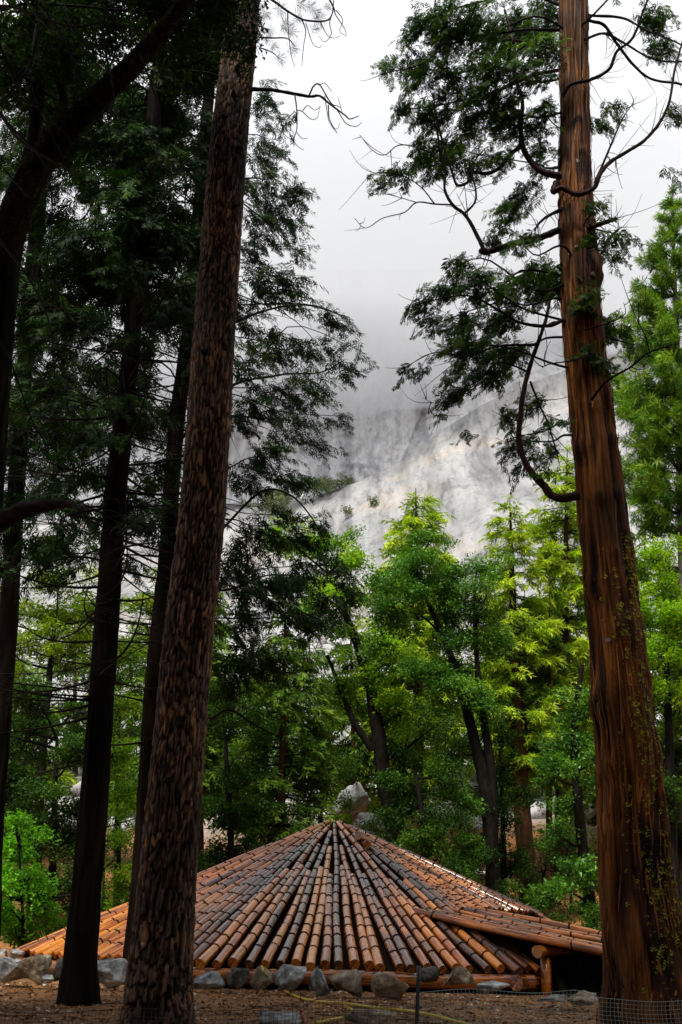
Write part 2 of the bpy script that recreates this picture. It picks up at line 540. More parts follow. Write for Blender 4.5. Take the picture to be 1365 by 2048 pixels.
def granite_mat(name, light, dark, streak=0.6, tan=0.3):
    m, nt, n, l, p = mat(name)
    # vertical water streaks, long in z
    t = tex(n, l, 1.0, detail=7, rough=0.6, stretch=(0.075, 0.010, 0.006))
    r = ramp(n, [(0.34, dark), (0.50, tuple(0.72 * a + 0.28 * b for a, b in zip(light, dark))), (0.64, light)])
    l.new(t.outputs[0], r.inputs[0])
    t2 = tex(n, l, 1.0, detail=9, rough=0.68, stretch=(0.024, 0.012, 0.012))
    r2 = ramp(n, [(0.30, (0.62, 0.62, 0.63)), (0.5, (0.95, 0.95, 0.95)), (0.72, (1.12, 1.11, 1.10))])
    l.new(t2.outputs[0], r2.inputs[0])
    c = mixc(n, l, streak, light, r.outputs[0])
    c = mixc(n, l, 1.0, c, r2.outputs[0], 'MULTIPLY')
    t3 = tex(n, l, 1.0, detail=6, rough=0.6, stretch=(0.011, 0.011, 0.03))
    r3 = ramp(n, [(0.54, (0, 0, 0)), (0.68, (tan, tan, tan))])
    l.new(t3.outputs[0], r3.inputs[0])
    c = mixc(n, l, r3.outputs[0], c, (0.52, 0.39, 0.25))
    # cracks and small ledges
    t4 = tex(n, l, 1.0, detail=8, rough=0.75, stretch=(0.06, 0.03, 0.03))
    r4 = ramp(n, [(0.30, (0.35, 0.35, 0.36)), (0.40, (1, 1, 1))])
    l.new(t4.outputs[0], r4.inputs[0])
    c = mixc(n, l, 0.8, c, r4.outputs[0], 'MULTIPLY')
    # joints: thin dark lines along the contours of a stretched noise
    t5 = tex(n, l, 1.0, detail=5, rough=0.55, stretch=(0.017, 0.017, 0.012))
    r5 = ramp(n, [(0.482, (1, 1, 1)), (0.50, (0.42, 0.42, 0.43)), (0.512, (1, 1, 1)), (0.588, (1, 1, 1)), (0.60, (0.5, 0.5, 0.5)), (0.61, (1, 1, 1))])
    l.new(t5.outputs[0], r5.inputs[0])
    c = mixc(n, l, 0.4, c, r5.outputs[0], 'MULTIPLY')
    t6 = tex(n, l, 1.0, detail=9, rough=0.75, stretch=(0.22, 0.07, 0.07))
    r6 = ramp(n, [(0.36, (0.50, 0.50, 0.51)), (0.47, (0.95, 0.95, 0.95)), (0.7, (1.2, 1.19, 1.18))])
    l.new(t6.outputs[0], r6.inputs[0])
    c = mixc(n, l, 0.9, c, r6.outputs[0], 'MULTIPLY')
    l.new(c, p.inputs['Base Color'])
    setp(p, Roughness=0.55, Specular_IOR_Level=0.4)
    bump(n, l, p, t4.outputs[0], 0.6, 2.5)
    return m


M['granite_wall'] = granite_mat('granite wall', (0.74, 0.74, 0.745), (0.36, 0.36, 0.37), 0.95, 0.10)  # paler than the apron, making up in colour for sunlight the cloud blocks
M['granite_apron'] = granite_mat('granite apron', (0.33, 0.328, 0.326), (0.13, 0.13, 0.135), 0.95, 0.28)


def plain(name, c, rough=0.6, spec=0.4):
    m, nt, n, l, p = mat(name)
    t = tex(n, l, 30, detail=3)
    r = ramp(n, [(0.3, tuple(0.7 * x for x in c)), (0.7, tuple(min(1, 1.15 * x) for x in c))])
    l.new(t.outputs[0], r.inputs[0]); l.new(r.outputs[0], p.inputs['Base Color'])
    setp(p, Roughness=rough, Specular_IOR_Level=spec)
    return m


M['hose'] = plain('yellow hose', (0.50, 0.36, 0.015), 0.4)
M['net_black'] = plain('black plastic net', (0.006, 0.006, 0.006), 0.5)
M['net_pale'] = plain('pale green plastic net', (0.30, 0.40, 0.36), 0.45)
M['steel'] = plain('grey steel post', (0.13, 0.15, 0.16), 0.4)
M['steel_black'] = plain('black steel post', (0.012, 0.012, 0.013), 0.5)
M['red'] = plain('red plastic', (0.28, 0.02, 0.01), 0.4)
M['moss'] = leaf_mat('yellow green lichen', [(0, (0.20, 0.21, 0.02)), (1, (0.52, 0.52, 0.07))], 0.1, 0.9, spec=0.1)
M['oak_moss'] = leaf_mat('golden brown moss', [(0, (0.03, 0.024, 0.006)), (1, (0.09, 0.065, 0.015))], 0.1, 0.95, spec=0.1)
M['litter'] = leaf_mat('fallen leaf litter', [(0, (0.04, 0.018, 0.006)), (0.55, (0.20, 0.085, 0.025)), (0.85, (0.32, 0.18, 0.07)), (1, (0.60, 0.54, 0.45))], 0.1, 0.7, tint=(1, 1, 1))
M['cut'] = plain('pale cut wood', (0.20, 0.18, 0.16), 0.7)
M['water'] = plain('white water', (0.8, 0.82, 0.84), 0.5)

# ------------------------------------------------------------------ leaf templates


def t_quads(lst, off=0.0):
    v = np.array(lst).reshape(-1, 3)
    f = np.arange(len(v)).reshape(-1, 4)
    return v, f, np.full(len(v), off)


def lobe(base, ang, ln, w, z0=0.0, dz=0.0):
    d = np.array([math.cos(ang), math.sin(ang), 0]); s = np.array([-d[1], d[0], 0])
    b = np.array(base)
    return [b, b + d * ln * 0.45 - s * w + [0, 0, dz * 0.5], b + d * ln + [0, 0, dz], b + d * ln * 0.5 + s * w + [0, 0, dz * 0.5]]


def spray_pts(g, n=4):
    L = []
    LW = 0.062 if n > 2 else 0.078
    for i in range(n):
        t = 0.12 + 0.68 * i / n
        for s in (-1, 1):
            L.append(lobe([t, 0, 0], s * R(38 + g.uniform(-10, 10)), (0.52 - 0.24 * t) * g.uniform(0.8, 1.2), LW, 0, g.uniform(-0.16, 0.04)))
    L.append(lobe([0.45, 0, 0], 0, 0.55, 0.05, 0, -0.08))
    L.append(lobe([0.0, 0, 0], 0, 0.6, 0.02))
    return np.array(L).reshape(-1, 3)


def rot(v, ax, a):
    m = np.array(Matrix.Rotation(a, 3, ax))
    return v @ m.T


def frond_mid(seed, ns=10, droop=0.32, size=0.44):
    """a drooping twig of flat sprays, one triangle per leaflet"""
    g = np.random.default_rng(seed)
    V, A = [], []
    for i in range(ns):
        t = (i + 0.6) / ns
        L = []
        for k in range(3):
            u = 0.10 + 0.24 * k
            for sg in (-1, 1):
                a = sg * R(38 + g.uniform(-12, 12)); ln = (0.56 - 0.25 * u) * g.uniform(0.75, 1.2)
                d = np.array([math.cos(a), math.sin(a), 0]); p = np.array([-d[1], d[0], 0]) * 0.075
                b = np.array([u, 0, 0])
                L += [b - p * 0.5, b + d * ln + [0, 0, g.uniform(-0.16, 0.04)], b + d * ln * 0.35 + p]
        L += [np.array([0.35, -0.05, 0]), np.array([1.0, 0, -0.06]), np.array([0.5, 0.06, 0])]
        sp = np.array(L) * size * (1.15 - 0.45 * t) * g.uniform(0.75, 1.2)
        sp = rot(sp, 'X', g.uniform(-0.7, 0.7)); sp = rot(sp, 'Y', R(18 + 22 * t + g.uniform(-15, 25)))
        sp = rot(sp, 'Z', (-1) ** i * R(g.uniform(25, 62)) * (1.05 - 0.55 * t))
        V.append(sp + [t, 0, -droop * t * t]); A.append(np.full(len(sp), g.uniform(-0.22, 0.22)))
    for k in range(3):
        t0, t1 = k / 3, (k + 1) / 3
        V.append(np.array([[t0, -0.008, -droop * t0 * t0], [t1, 0, -droop * t1 * t1], [t0, 0.008, -droop * t0 * t0]])); A.append(np.full(3, 1.5))
    V = np.concatenate(V)
    return V, np.arange(len(V)).reshape(-1, 3), np.concatenate(A)


def frond(seed, ns=9, n=4, droop=0.35, size=0.42):
    g = np.random.default_rng(seed)
    V, A = [], []
    for i in range(ns):
        t = (i + 0.6) / ns
        sp = spray_pts(g, n) * size * (1.15 - 0.45 * t) * g.uniform(0.75, 1.2)
        side = (-1) ** i
        sp = rot(sp, 'X', g.uniform(-0.7, 0.7))
        sp = rot(sp, 'Y', R(18 + 22 * t + g.uniform(-15, 25)))
        sp = rot(sp, 'Z', side * R(g.uniform(25, 62)) * (1.05 - 0.55 * t))
        V.append(sp + [t, 0, -droop * t * t])
        A.append(np.full(len(sp), g.uniform(-0.22, 0.22)))
    t = np.linspace(0, 1, 5)
    P = np.stack([t, 0 * t, -droop * t * t], 1)
    v, f = tube(P, 0.009 * (1.3 - t), 3, cap=False)
    sv = v[f[0]].reshape(-1, 3)
    V.append(sv); A.append(np.full(len(sv), 1.5))
    V = np.concatenate(V)
    return V, np.arange(len(V)).reshape(-1, 4), np.concatenate(A)


FROND = [frond(s, 9, 4) for s in range(6)]
FROND_MID = [frond_mid(20 + s) for s in range(7)]


def frond_far(seed):
    g = np.random.default_rng(seed)
    V, A = [], []
    for i in range(17):
        t = (i + 0.5) / 17
        L = 0.46 * (1.2 - 0.5 * t) * g.uniform(0.7, 1.2); w = 0.065
        q = np.array([[0, -w * 0.4, 0], [L, 0, -0.04], [0.35 * L, w, 0]])
        q = rot(q, 'X', g.uniform(-1.0, 1.0)); q = rot(q, 'Y', R(g.uniform(-15, 50)))
        q = rot(q, 'Z', (-1) ** i * R(g.uniform(10, 70)))
        V.append(q + [t, 0, -0.3 * t * t]); A.append(np.full(3, g.uniform(-0.25, 0.25)))
    V = np.concatenate(V)
    return V, np.arange(len(V)).reshape(-1, 3), np.concatenate(A)


FROND_FAR = [frond_far(40 + s) for s in range(7)]


def leaf_clump(seed, n=30, ls=0.17, flat=0.6):
    g = np.random.default_rng(seed)
    V, A = [], []
    for i in range(n):
        c = g.normal(size=3); c /= np.linalg.norm(c); c *= g.uniform(0.2, 1.1) ** 0.6; c[2] *= flat
        s = ls * g.uniform(0.55, 1.35)
        q = np.array([[-s, 0, 0], [s * 0.45, -s * 0.62, s * 0.12], [s * 0.75, s * 0.5, s * 0.05]])
        q = rot(q, 'X', g.normal() * 0.55); q = rot(q, 'Y', g.normal() * 0.55); q = rot(q, 'Z', g.uniform(0, 6.28))
        V.append(q + c); A.append(np.full(3, g.uniform(-0.3, 0.3)))
    V = np.concatenate(V)
    return V, np.arange(len(V)).reshape(-1, 3), np.concatenate(A)


CLUMP = [leaf_clump(60 + s, 58, 0.165) for s in range(6)]
CLUMP_FINE = [leaf_clump(70 + s, 72, 0.135) for s in range(6)]


def tuft(seed, n=22, w=0.045, spread=1.0):
    g = np.random.default_rng(seed)
    V, A = [], []
    for i in range(n):
        d = g.normal(size=3) * spread; d[0] = abs(d[0]) * 0.8 + 0.35; d /= np.linalg.norm(d)
        s = np.cross(d, g.normal(size=3)); s /= np.linalg.norm(s)
        b = np.array([g.uniform(-0.5, 0.15), 0, 0]); L = g.uniform(0.75, 1.0)
        V.append(np.array([b - s * w * 0.5, b + d * L * 0.5 - s * w, b + d * L, b + d * L * 0.5 + s * w])); A.append(np.full(4, g.uniform(-0.25, 0.25)))
    V = np.concatenate(V)
    return V, np.arange(len(V)).reshape(-1, 4), np.concatenate(A)


TUFT = [tuft(80 + s) for s in range(5)]
TUFT_NEAR = [tuft(90 + s, 90, 0.010, 0.9) for s in range(4)]

# ------------------------------------------------------------------ ground


def gz(x, y):
    x = np.asarray(x, float); y = np.asarray(y, float)
    z = 0.80 * sstep(8.0, 12.6, y) + 0.06 * sstep(12.6, 19, y)
    z = z + 0.05 * (fbm(x * 0.7 + 9, y * 0.7 + 3, 3) - 0.5) * sstep(3, 9, y)
    t = np.maximum(y - 38, 0)
    u = np.minimum(t, 50)
    z = z + 0.25 * u + 0.003 * u ** 2 + 0.30 * (t - u)
    z = z + (fbm(x * 0.11 + 40, y * 0.11, 4) - 0.5) * 4.0 * sstep(42, 70, y)
    return z


def gpt(px, py, lo=9.0, hi=60.0):
    d = ray(px, py)
    for k in np.arange(lo, hi, 0.05):
        p = EYEP + d * (k / d[1])
        if p[2] <= float(gz(p[0], p[1])):
            return np.array([p[0], p[1], float(gz(p[0], p[1]))])
    p = EYEP + d * (hi / d[1])
    return np.array([p[0], p[1], float(gz(p[0], p[1]))])


xs = np.concatenate([np.linspace(-900, -60, 20), np.linspace(-54, -13, 22), np.linspace(-12, 12, 97), np.linspace(13, 54, 22), np.linspace(60, 900, 20)])
ys = np.concatenate([np.linspace(-600, -20, 12), np.linspace(-15, 7, 16), np.linspace(7.5, 22, 80), np.linspace(22.5, 60, 50), np.linspace(62, 430, 90)])
X, Y = np.meshgrid(xs, ys)
Z = gz(X, Y)
g = Geo()
nx = len(xs)
ii = np.arange(len(ys) - 1)[:, None] * nx; jj = np.arange(nx - 1)[None, :]
g.add(np.stack([X, Y, Z], -1).reshape(-1, 3), np.stack([ii + jj, ii + jj + 1, ii + nx + jj + 1, ii + nx + jj], -1).reshape(-1, 4))
tal = sstep(54, 66, Y + 8 * (fbm(X * 0.2, Y * 0.2, 3, seed=5) - 0.5)).ravel()
tag(g.build('ground', M['ground'], extra={'talus': tal}), kind='structure')

# ------------------------------------------------------------------ cliff


def sheet(cols, rows, fn, name, material):
    """fn(C, S) -> (px, py, horizontal distance)"""
    C, S = np.meshgrid(cols, rows)
    px, py, dist = fn(C, S)
    d = np.stack([(px - 682.5) / FPX, -(py - 1024) / FPX, -np.ones_like(px)], -1) @ CM.T
    h = np.sqrt(d[..., 0] ** 2 + d[..., 1] ** 2)
    P = EYEP + d * (dist / h)[..., None]
    g = Geo(); n = len(cols)
    i = np.arange(len(rows) - 1)[:, None] * n; j = np.arange(n - 1)[None, :]
    g.add(P.reshape(-1, 3), np.stack([i + j, i + j + 1, i + n + j + 1, i + n + j], -1).reshape(-1, 4))
    return tag(g.build(name, material), kind='structure')


EDGE = np.array([[-900, 1060], [0, 1050], [450, 1022], [560, 1008], [640, 990], [720, 962], [800, 922], [850, 885], [900, 850], [960, 812], [1050, 770], [1200, 715], [1500, 640], [2300, 560]], float)


def ridge_n(u, v, o=4, seed=0):
    return 1 - np.abs(2 * fbm(u, v, o, seed=seed) - 1)


def apron(C, S):
    top = np.interp(C, EDGE[:, 0], EDGE[:, 1])
    py = 1480 + (top - 1480) * S
    # a bulge in the slope: lower buttress, shelf, upper slab
    d = 300 + 275 * S ** 1.2
    shelf = 0.62 + 0.06 * np.sin(C / 140.0) + 0.10 * (fbm(C / 160.0 + 3, S * 0 + 2, 3) - 0.5)
    d = d + 34 * sstep(shelf - 0.03, shelf + 0.05, S) - 16 * sstep(0.45, 0.6, S)
    d = d + 34 * (fbm(C / 90.0, S * 6, 5, seed=7) - 0.5) * (0.25 + S)
    d = d + 4 * (ridge_n(C / 40.0 + 20, S * 14, 4, seed=11) - 0.6) * (0.3 + S)
    d = d + 2.5 * (fbm(C / 8.0, S * 40, 3, seed=13) - 0.5)
    return C, py + 3 * (fbm(C / 12.0, S * 3, 3, seed=2) - 0.5) * (S > 0.98), d


def wall(C, S):
    top = np.interp(C, EDGE[:, 0], EDGE[:, 1]) + 26
    py = top + (540 - top) * S
    d = 622 + 120 * S
    d = d + 36 * (fbm(C / 130.0 + 7, S * 5, 5, seed=21) - 0.5)
    # arching exfoliation steps at the left foot, a dihedral at the right
    a = np.hypot((C - 690) / 150.0, (py - 1010) / 75.0)
    for k, r0 in enumerate((0.75, 1.0, 1.35, 1.8)):
        d = d - (1.6 + 1.2 * np.sin(C / 37.0 + k)) * sstep(r0, r0 + 0.09, a + 0.25 * (fbm(C / 30.0, S * 9, 3, seed=29) - 0.5)) * (py < 1010)
    d = d + 7 * sstep(830, 838, C + 0.4 * (py - 850)) * sstep(760, 850, py)
    d = d - 5 * sstep(880, 890, C + 0.55 * (py - 850))
    d = d + 7 * (ridge_n(C / 22.0, S * 3, 4, seed=23) - 0.5) + 4 * (fbm(C / 7.0, S * 30, 3, seed=27) - 0.5)
    return C, py, d


ccols = np.concatenate([np.linspace(-900, 440, 40), np.linspace(450, 1200, 230), np.linspace(1210, 2300, 30)])
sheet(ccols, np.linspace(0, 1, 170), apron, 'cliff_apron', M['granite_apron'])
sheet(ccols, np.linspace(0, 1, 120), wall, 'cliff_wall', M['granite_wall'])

# low cloud resting against the upper wall: an even volume with an uneven underside
cm, cnt, cn, cl, cp = mat('low cloud')
cn.remove(cp)
pv = cn.new('ShaderNodeVolumePrincipled')
pv.inputs['Color'].default_value = (0.93, 0.94, 0.955, 1)
pv.inputs['Density'].default_value = 0.013
pv.inputs['Anisotropy'].default_value = 0.0
cl.new(pv.outputs[0], cn['Material Output'].inputs['Volume'])
cx = np.linspace(-1100, 1100, 91); cy = np.linspace(520, 1300, 27)
CX, CY = np.meshgrid(cx, cy)
below = 338 + 85 * (fbm(CX / 120.0 + 3, CY / 120.0, 4, seed=31) - 0.5)
above = 690 + 240 * (fbm(CX / 130.0 + 9, CY / 130.0, 4, seed=33) - 0.5)
above = np.maximum(above, below + 15)
g = Geo(); n = len(cx); m_ = len(cy)
i = np.arange(m_ - 1)[:, None] * n; j = np.arange(n - 1)[None, :]
fq = np.stack([i + j, i + n + j, i + n + j + 1, i + j + 1], -1).reshape(-1, 4)
V = np.vstack([np.stack([CX, CY, below], -1).reshape(-1, 3), np.stack([CX, CY, above], -1).reshape(-1, 3)])
k0 = n * m_
rim = list(range(n)) + [q * n + n - 1 for q in range(1, m_)] + [(m_ - 1) * n + q for q in range(n - 2, -1, -1)] + [q * n for q in range(m_ - 2, 0, -1)]
rim = np.array(rim); rim2 = np.roll(rim, -1)
g.add(V, [fq, fq[:, ::-1] + k0, np.stack([rim, rim2, rim2 + k0, rim + k0], 1)])
tag(g.build('cloud', cm), 'grey low cloud drifting across the upper cliff', kind='stuff')

# ------------------------------------------------------------------ rocks


def hull(seed, npts=15, flat=0.75, sub=2, rough=0.05):
    g = np.random.default_rng(seed)
    p = g.normal(size=(npts, 3)); p /= np.linalg.norm(p, axis=1)[:, None]
    p *= g.uniform(0.72, 1.05, (npts, 1)); p[:, 2] *= flat
    bm = bmesh.new()
    for q in p:
        bm.verts.new(q)
    r = bmesh.ops.convex_hull(bm, input=bm.verts)
    bmesh.ops.delete(bm, geom=[e for e in r['geom_interior'] if isinstance(e, bmesh.types.BMVert)], context='VERTS')
    if sub:
        bmesh.ops.bevel(bm, geom=list(bm.edges), offset=0.05, segments=1, affect='EDGES', profile=0.5)
        bmesh.ops.triangulate(bm, faces=bm.faces)
        bmesh.ops.subdivide_edges(bm, edges=[e for e in bm.edges if e.calc_length() > 0.22], cuts=sub, use_grid_fill=True)
        bmesh.ops.triangulate(bm, faces=bm.faces)
        for v in bm.verts:
            k = mnoise.fractal(v.co * 3.1 + Vector((seed, 0, 0)), 0.9, 2.0, 4)
            v.co += v.co.normalized() * rough * 1.5 * k
    bm.verts.ensure_lookup_table()
    bm.verts.index_update()
    v = np.array([q.co[:] for q in bm.verts]); f = np.array([[w.index for w in q.verts] for q in bm.faces if len(q.verts) == 3])
    bm.free()
    return v, f


def rock(label, px, py, wpx, hpx, D, mtl, seed, name='boulder', rg=0.05, sub=2, npts=15, cat='boulder', group=None, depth=0.9, rz=None, bury=0.12):
    """a boulder whose picture is wpx by hpx around (px, py); stands on the ground at distance D"""
    c = at(px, py, D)
    s = px2m(c)
    v, f = hull(seed, npts, 0.75, sub, rg)
    v = v / np.array([np.ptp(v[:, 0]), np.ptp(v[:, 1]), np.ptp(v[:, 2])])
    v = rot(v, 'Z', 0)
    v = v * [wpx * s, depth * wpx * s, hpx * s * (1 + bury)]
    base = np.array([c[0], c[1], c[2] - hpx * s / 2])
    v = v + [0, 0, hpx * s / 2 * (1 - bury)]
    g = Geo(); g.add(v, f)
    me = g.mesh(name, smooth=False)
    o = link(name, me, mtl, loc=tuple(base))
    return tag(o, label, cat, group)


# ------------------------------------------------------------------ trunks


def worley(u, v, pu, seed=0):
    """jittered cells on a lattice periodic in u: F1, F2, id of the nearest"""
    g = np.random.default_rng(seed)
    J = g.random((256, 256, 3))
    iu = np.floor(u).astype(int); iv = np.floor(v).astype(int)
    f1 = np.full(u.shape, 9.0); f2 = np.full(u.shape, 9.0); idn = np.zeros(u.shape)
    for a in (-1, 0, 1):
        for b in (-1, 0, 1):
            cu, cv = iu + a, iv + b
            j = J[(cu % pu) % 256, cv % 256]
            d = np.maximum(np.abs(cu + 0.5 + 0.8 * (j[..., 0] - 0.5) - u) * 1.0, 0) ** 2 + (cv + 0.5 + 0.9 * (j[..., 1] - 0.5) - v) ** 2
            d = np.sqrt(d)
            near = d < f1
            f2 = np.where(near, f1, np.minimum(f2, d)); idn = np.where(near, j[..., 2], idn); f1 = np.where(near, d, f1)
    return f1, f2, idn


def trunk(name, path, widths, nt, nz, kind, mtl, parent, flare=0.0, knots=()):
    """path: world points low to high, widths: radii; returns (points, radii) of the axis"""
    P = spline(path, nz); rad = spline(np.asarray(widths, float)[:, None], nz)[:, 0]
    T, N, B = frames(P)
    ln = np.concatenate([[0], np.cumsum(np.linalg.norm(np.diff(P, axis=0), axis=1))])
    th = np.linspace(0, 2 * np.pi, nt, endpoint=False)
    TH, S = np.meshgrid(th, ln)
    u = TH / (2 * np.pi)
    r0 = rad.mean()
    rr = rad[:, None] * np.ones_like(TH)
    if kind == 'pine':
        pu = max(8, int(round(2 * np.pi * r0 / 0.048)))
        wob = 1.2 * (vn(u * 10, S * 0.9, 10, 3) - 0.5) + 0.8 * (vn(u * 24, S * 3.4, 24, 4) - 0.5)
        f1, f2, idn = worley((u * pu + wob) % pu, S / 0.24 + 1.9 * (vn(u * 16, S * 2.2, 16, 6) - 0.5) + 0.5 * (vn(u * 60, S * 9, 60, 7) - 0.5), pu, 5)
        e = f2 - f1
        ridge = sstep(0.02, 0.17, e + 0.22 * (fbm(u * pu * 1.0, S * 11, 3, pu, 10) - 0.5))
        g1, g2, id2 = worley((u * 2 * pu + 2 * wob) % (2 * pu), S / 0.075, 2 * pu, 6)
        h = ridge * 0.034 + 0.018 * (idn - 0.5) * ridge + 0.011 * (id2 - 0.5) + 0.016 * (fbm(u * pu * 2, S * 9, 3, pu * 2, 8) - 0.5)
        rnd = 0.02 + 0.38 * idn + 0.42 * id2 ** 1.6 + 0.25 * (fbm(u * 12, S * 0.8, 3, 12, 9) - 0.5)
    elif kind == 'cedar':
        k = max(10, int(round(2 * np.pi * r0 / 0.11)))
        tw = 1.1 * (fbm(u * 6, S * 0.35, 3, 6, 12) - 0.5) + 0.02 * S
        a = 1 - np.abs(2 * vn(u * k + tw * 3, S * 0.55, k, 13) - 1)
        b = 1 - np.abs(2 * vn(u * 2 * k + tw * 5, S * 1.1, 2 * k, 14) - 1)
        c = fbm(u * 4 * k + tw * 8, S * 1.6, 3, 4 * k, 15)
        h = 0.060 * (a - 0.5) + 0.045 * (b - 0.5) + 0.034 * (c - 0.5)
        ridge = sstep(0.40, 0.86, 0.45 * a + 0.35 * b + 0.35 * c)
        rnd = 0.12 + 0.45 * c + 0.45 * (vn(u * k + tw * 3, S * 0.4, k, 16))
    else:
        h = 0.05 * (fbm(u * 14, S * 1.8, 4, 14, 17) - 0.5)
        ridge = sstep(0.3, 0.6, fbm(u * 18, S * 2.2, 4, 18, 18)); rnd = fbm(u * 10, S * 2, 3, 10, 19)
    h = h * np.clip(rr / 0.35, 0.15, 1.3)
    h = h - np.percentile(h, 88, axis=1)[:, None]
    if flare:
        fl = np.exp(-np.maximum(S - 0.35, 0) / 0.40)
        h = h + flare * fl * (0.15 + 1.9 * np.maximum(0, vn(u * 7, S * 0 + 0.5, 7, 20) - 0.35))
    for (kz, kth, kr, kh) in knots:          # swollen knots: height along the stem, angle, size, height
        dth = (TH - kth + np.pi) % (2 * np.pi) - np.pi
        q = np.sqrt((dth * rr) ** 2 + ((S - kz) * 0.8) ** 2) / kr
        h = h + kh * np.exp(-q ** 2) * (1 - 0.55 * np.exp(-(q * 2.4) ** 2))
        ridge = ridge * (1 - 0.6 * np.exp(-(q * 1.5) ** 2))
    rr = rr + h
    V = P[:, None, :] + rr[..., None] * (np.cos(TH)[..., None] * N[:, None, :] + np.sin(TH)[..., None] * B[:, None, :])
    g = Geo()
    g.add(V.reshape(-1, 3), ring_faces(nz, nt), rnd.ravel())
    if kind == 'pine':
        ridge = ridge * sstep(0.05, 0.24, e)
    o = g.build(name, mtl, parent, True, {'ridge': ridge.ravel()})
    return P, rad, V, o


def traced(rows, D):
    """rows of (centre px, py, width px) from low to high -> points and radii on the plane y = D"""
    P, W = [], []
    for (x, y, w) in rows:
        p = at(x, y, D)
        P.append(p); W.append(0.5 * w * px2m(p))
    return np.array(P), np.array(W)


def px_path(pts, D, dd=None):
    """pixel polyline -> 3-D, with optional depth change along it"""
    out = []
    for i, (x, y) in enumerate(pts):
        t = i / max(1, len(pts) - 1)
        out.append(at(x, y, D + (dd or 0) * t))
    return np.array(out)


def branch(parent, pts, r0, r1, mtl, name='branch', sides=7, n=None, rough=0.25, seed=0):
    P = spline(pts, n or max(10, 6 * len(pts)))
    t = np.linspace(0, 1, len(P))
    v, f = tube(P, r0 + (r1 - r0) * t ** 0.8, sides, True, rough, seed)
    g = Geo(); g.add(v, f, 0.5)
    return g.build(name, mtl, parent)


def tracedbranch(parent, pts, w0, w1, D, dd, mtl, **kw):
    P = px_path(pts, D, dd)
    return branch(parent, P, 0.5 * w0 * px2m(P[0]), 0.5 * w1 * px2m(P[-1]), mtl, **kw), P


def pads(geo, wood, ells, D, axis, temps, size, per, jitter=0.6, droop=0.35, tone=(0.1, 0.9), spread=0.8, limb=0.6):
    """foliage pads: ellipses (px, py, rx, ry) around depth D, fronds pointing away from the stem"""
    for (x, y, rx, ry) in ells:
        dep = D + rng.normal() * jitter
        c = at(x, y, dep); s = px2m(c)
        a, b = rx * s, ry * s
        dy = spread * 0.5 * (a + b)
        n = max(2, int(per * (rx * ry) / 1000.0 * rng.uniform(0.8, 1.2)))
        q = rng.normal(size=(n, 3)); q /= np.linalg.norm(q, axis=1)[:, None]
        q *= rng.random((n, 1)) ** 0.4
        pos = c + q * [a, dy, b]
        k = np.argmin(np.abs(axis[:, 2] - c[2] - 0.15 * a)); st = axis[k]
        out = pos - st; out[:, 2] *= 0.25
        out /= np.linalg.norm(out, axis=1)[:, None] + 1e-6
        d = out + 0.75 * rng.normal(size=(n, 3)) * [1, 1, 0.35]
        d[:, 2] -= droop
        up = np.array([0, 0, 1.0]) + 0.35 * rng.normal(size=(n, 3))
        sc = size * rng.uniform(0.65, 1.25, n)
        dn = d / np.linalg.norm(d, axis=1)[:, None]
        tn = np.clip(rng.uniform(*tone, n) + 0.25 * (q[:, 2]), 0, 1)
        scatter(geo, temps, pos - dn * sc[:, None] * 0.5, d, up, sc, tn)
        if wood is not None:
            for p in (pos[:max(1, n // 5)]):
                mid = 0.5 * (p + c) + [0, 0, 0.06 * a]
                L = spline([c, mid, p], 5)
                v, f = tube(L, [0.012, 0.010, 0.008, 0.006, 0.004], 4, False); wood.add(v, f, 0.5)
            if rng.random() < limb:
                w = np.linalg.norm(c - st)
                L = spline([st, st * 0.7 + c * 0.3 + rng.normal(size=3) * 0.09 * w + [0, 0, 0.05 * w], st * 0.35 + c * 0.65 + rng.normal(size=3) * 0.09 * w, c], 12)
                v, f = tube(L, np.linspace(0.022, 0.007, 12), 5, False); wood.add(v, f, 0.5)

# ------------------------------------------------------------------ roundhouse
RC = np.array([0.05, 26.5])
ZA, ZE, AP = EYE + 2.62, EYE - 0.50, 6.65       # apex, eave, apothem of the octagon
KS = (ZA - ZE) / AP
PH0 = R(5)
FN = [np.array([math.sin(PH0 + k * math.pi / 4), -math.cos(PH0 + k * math.pi / 4)]) for k in range(8)]


def roof_d(x, y):
    return max(float(np.dot(np.array([x, y]) - RC, nrm)) for nrm in FN)


def roof_z(x, y):
    return ZA - KS * roof_d(x, y)


house = thing('roundhouse', 'low octagonal roundhouse roof of radiating wet orange logs with dark bands', 'roundhouse', (RC[0], RC[1], 0.8))


def log_mesh(L, r0, r1, seed, nseg=None, sides=12, tone=None):
    """a peeled log along +x from the butt at the origin"""
    g = np.random.default_rng(seed)
    nseg = nseg or max(6, int(L / 0.35))
    x = np.linspace(0, L, nseg)
    P = np.stack([x, 0.018 * np.sin(x * 1.3 + g.uniform(0, 6)), 0.014 * np.sin(x * 1.7 + g.uniform(0, 6))], 1)
    rad = r0 + (r1 - r0) * x / L
    v, f = tube(P, rad, sides, True, 0.07, seed)
    for _ in range(int(L * 2.2)):                  # stubs of cut branches
        t = g.uniform(0.2, L - 0.2); a = g.uniform(-2.4, 2.4)
        rr = r0 + (r1 - r0) * t / L
        q = (np.abs(v[:, 0] - t) < 0.12) & (np.abs(((np.arctan2(v[:, 1], v[:, 2]) - a + np.pi) % (2 * np.pi)) - np.pi) < 0.35)
        v[q] += v[q] * [0, 1, 1] / (np.linalg.norm(v[q] * [0, 1, 1], axis=1)[:, None] + 1e-6) * 0.010
    gg = Geo(); gg.add(v, f, g.random() if tone is None else tone)
    return gg.mesh('log')


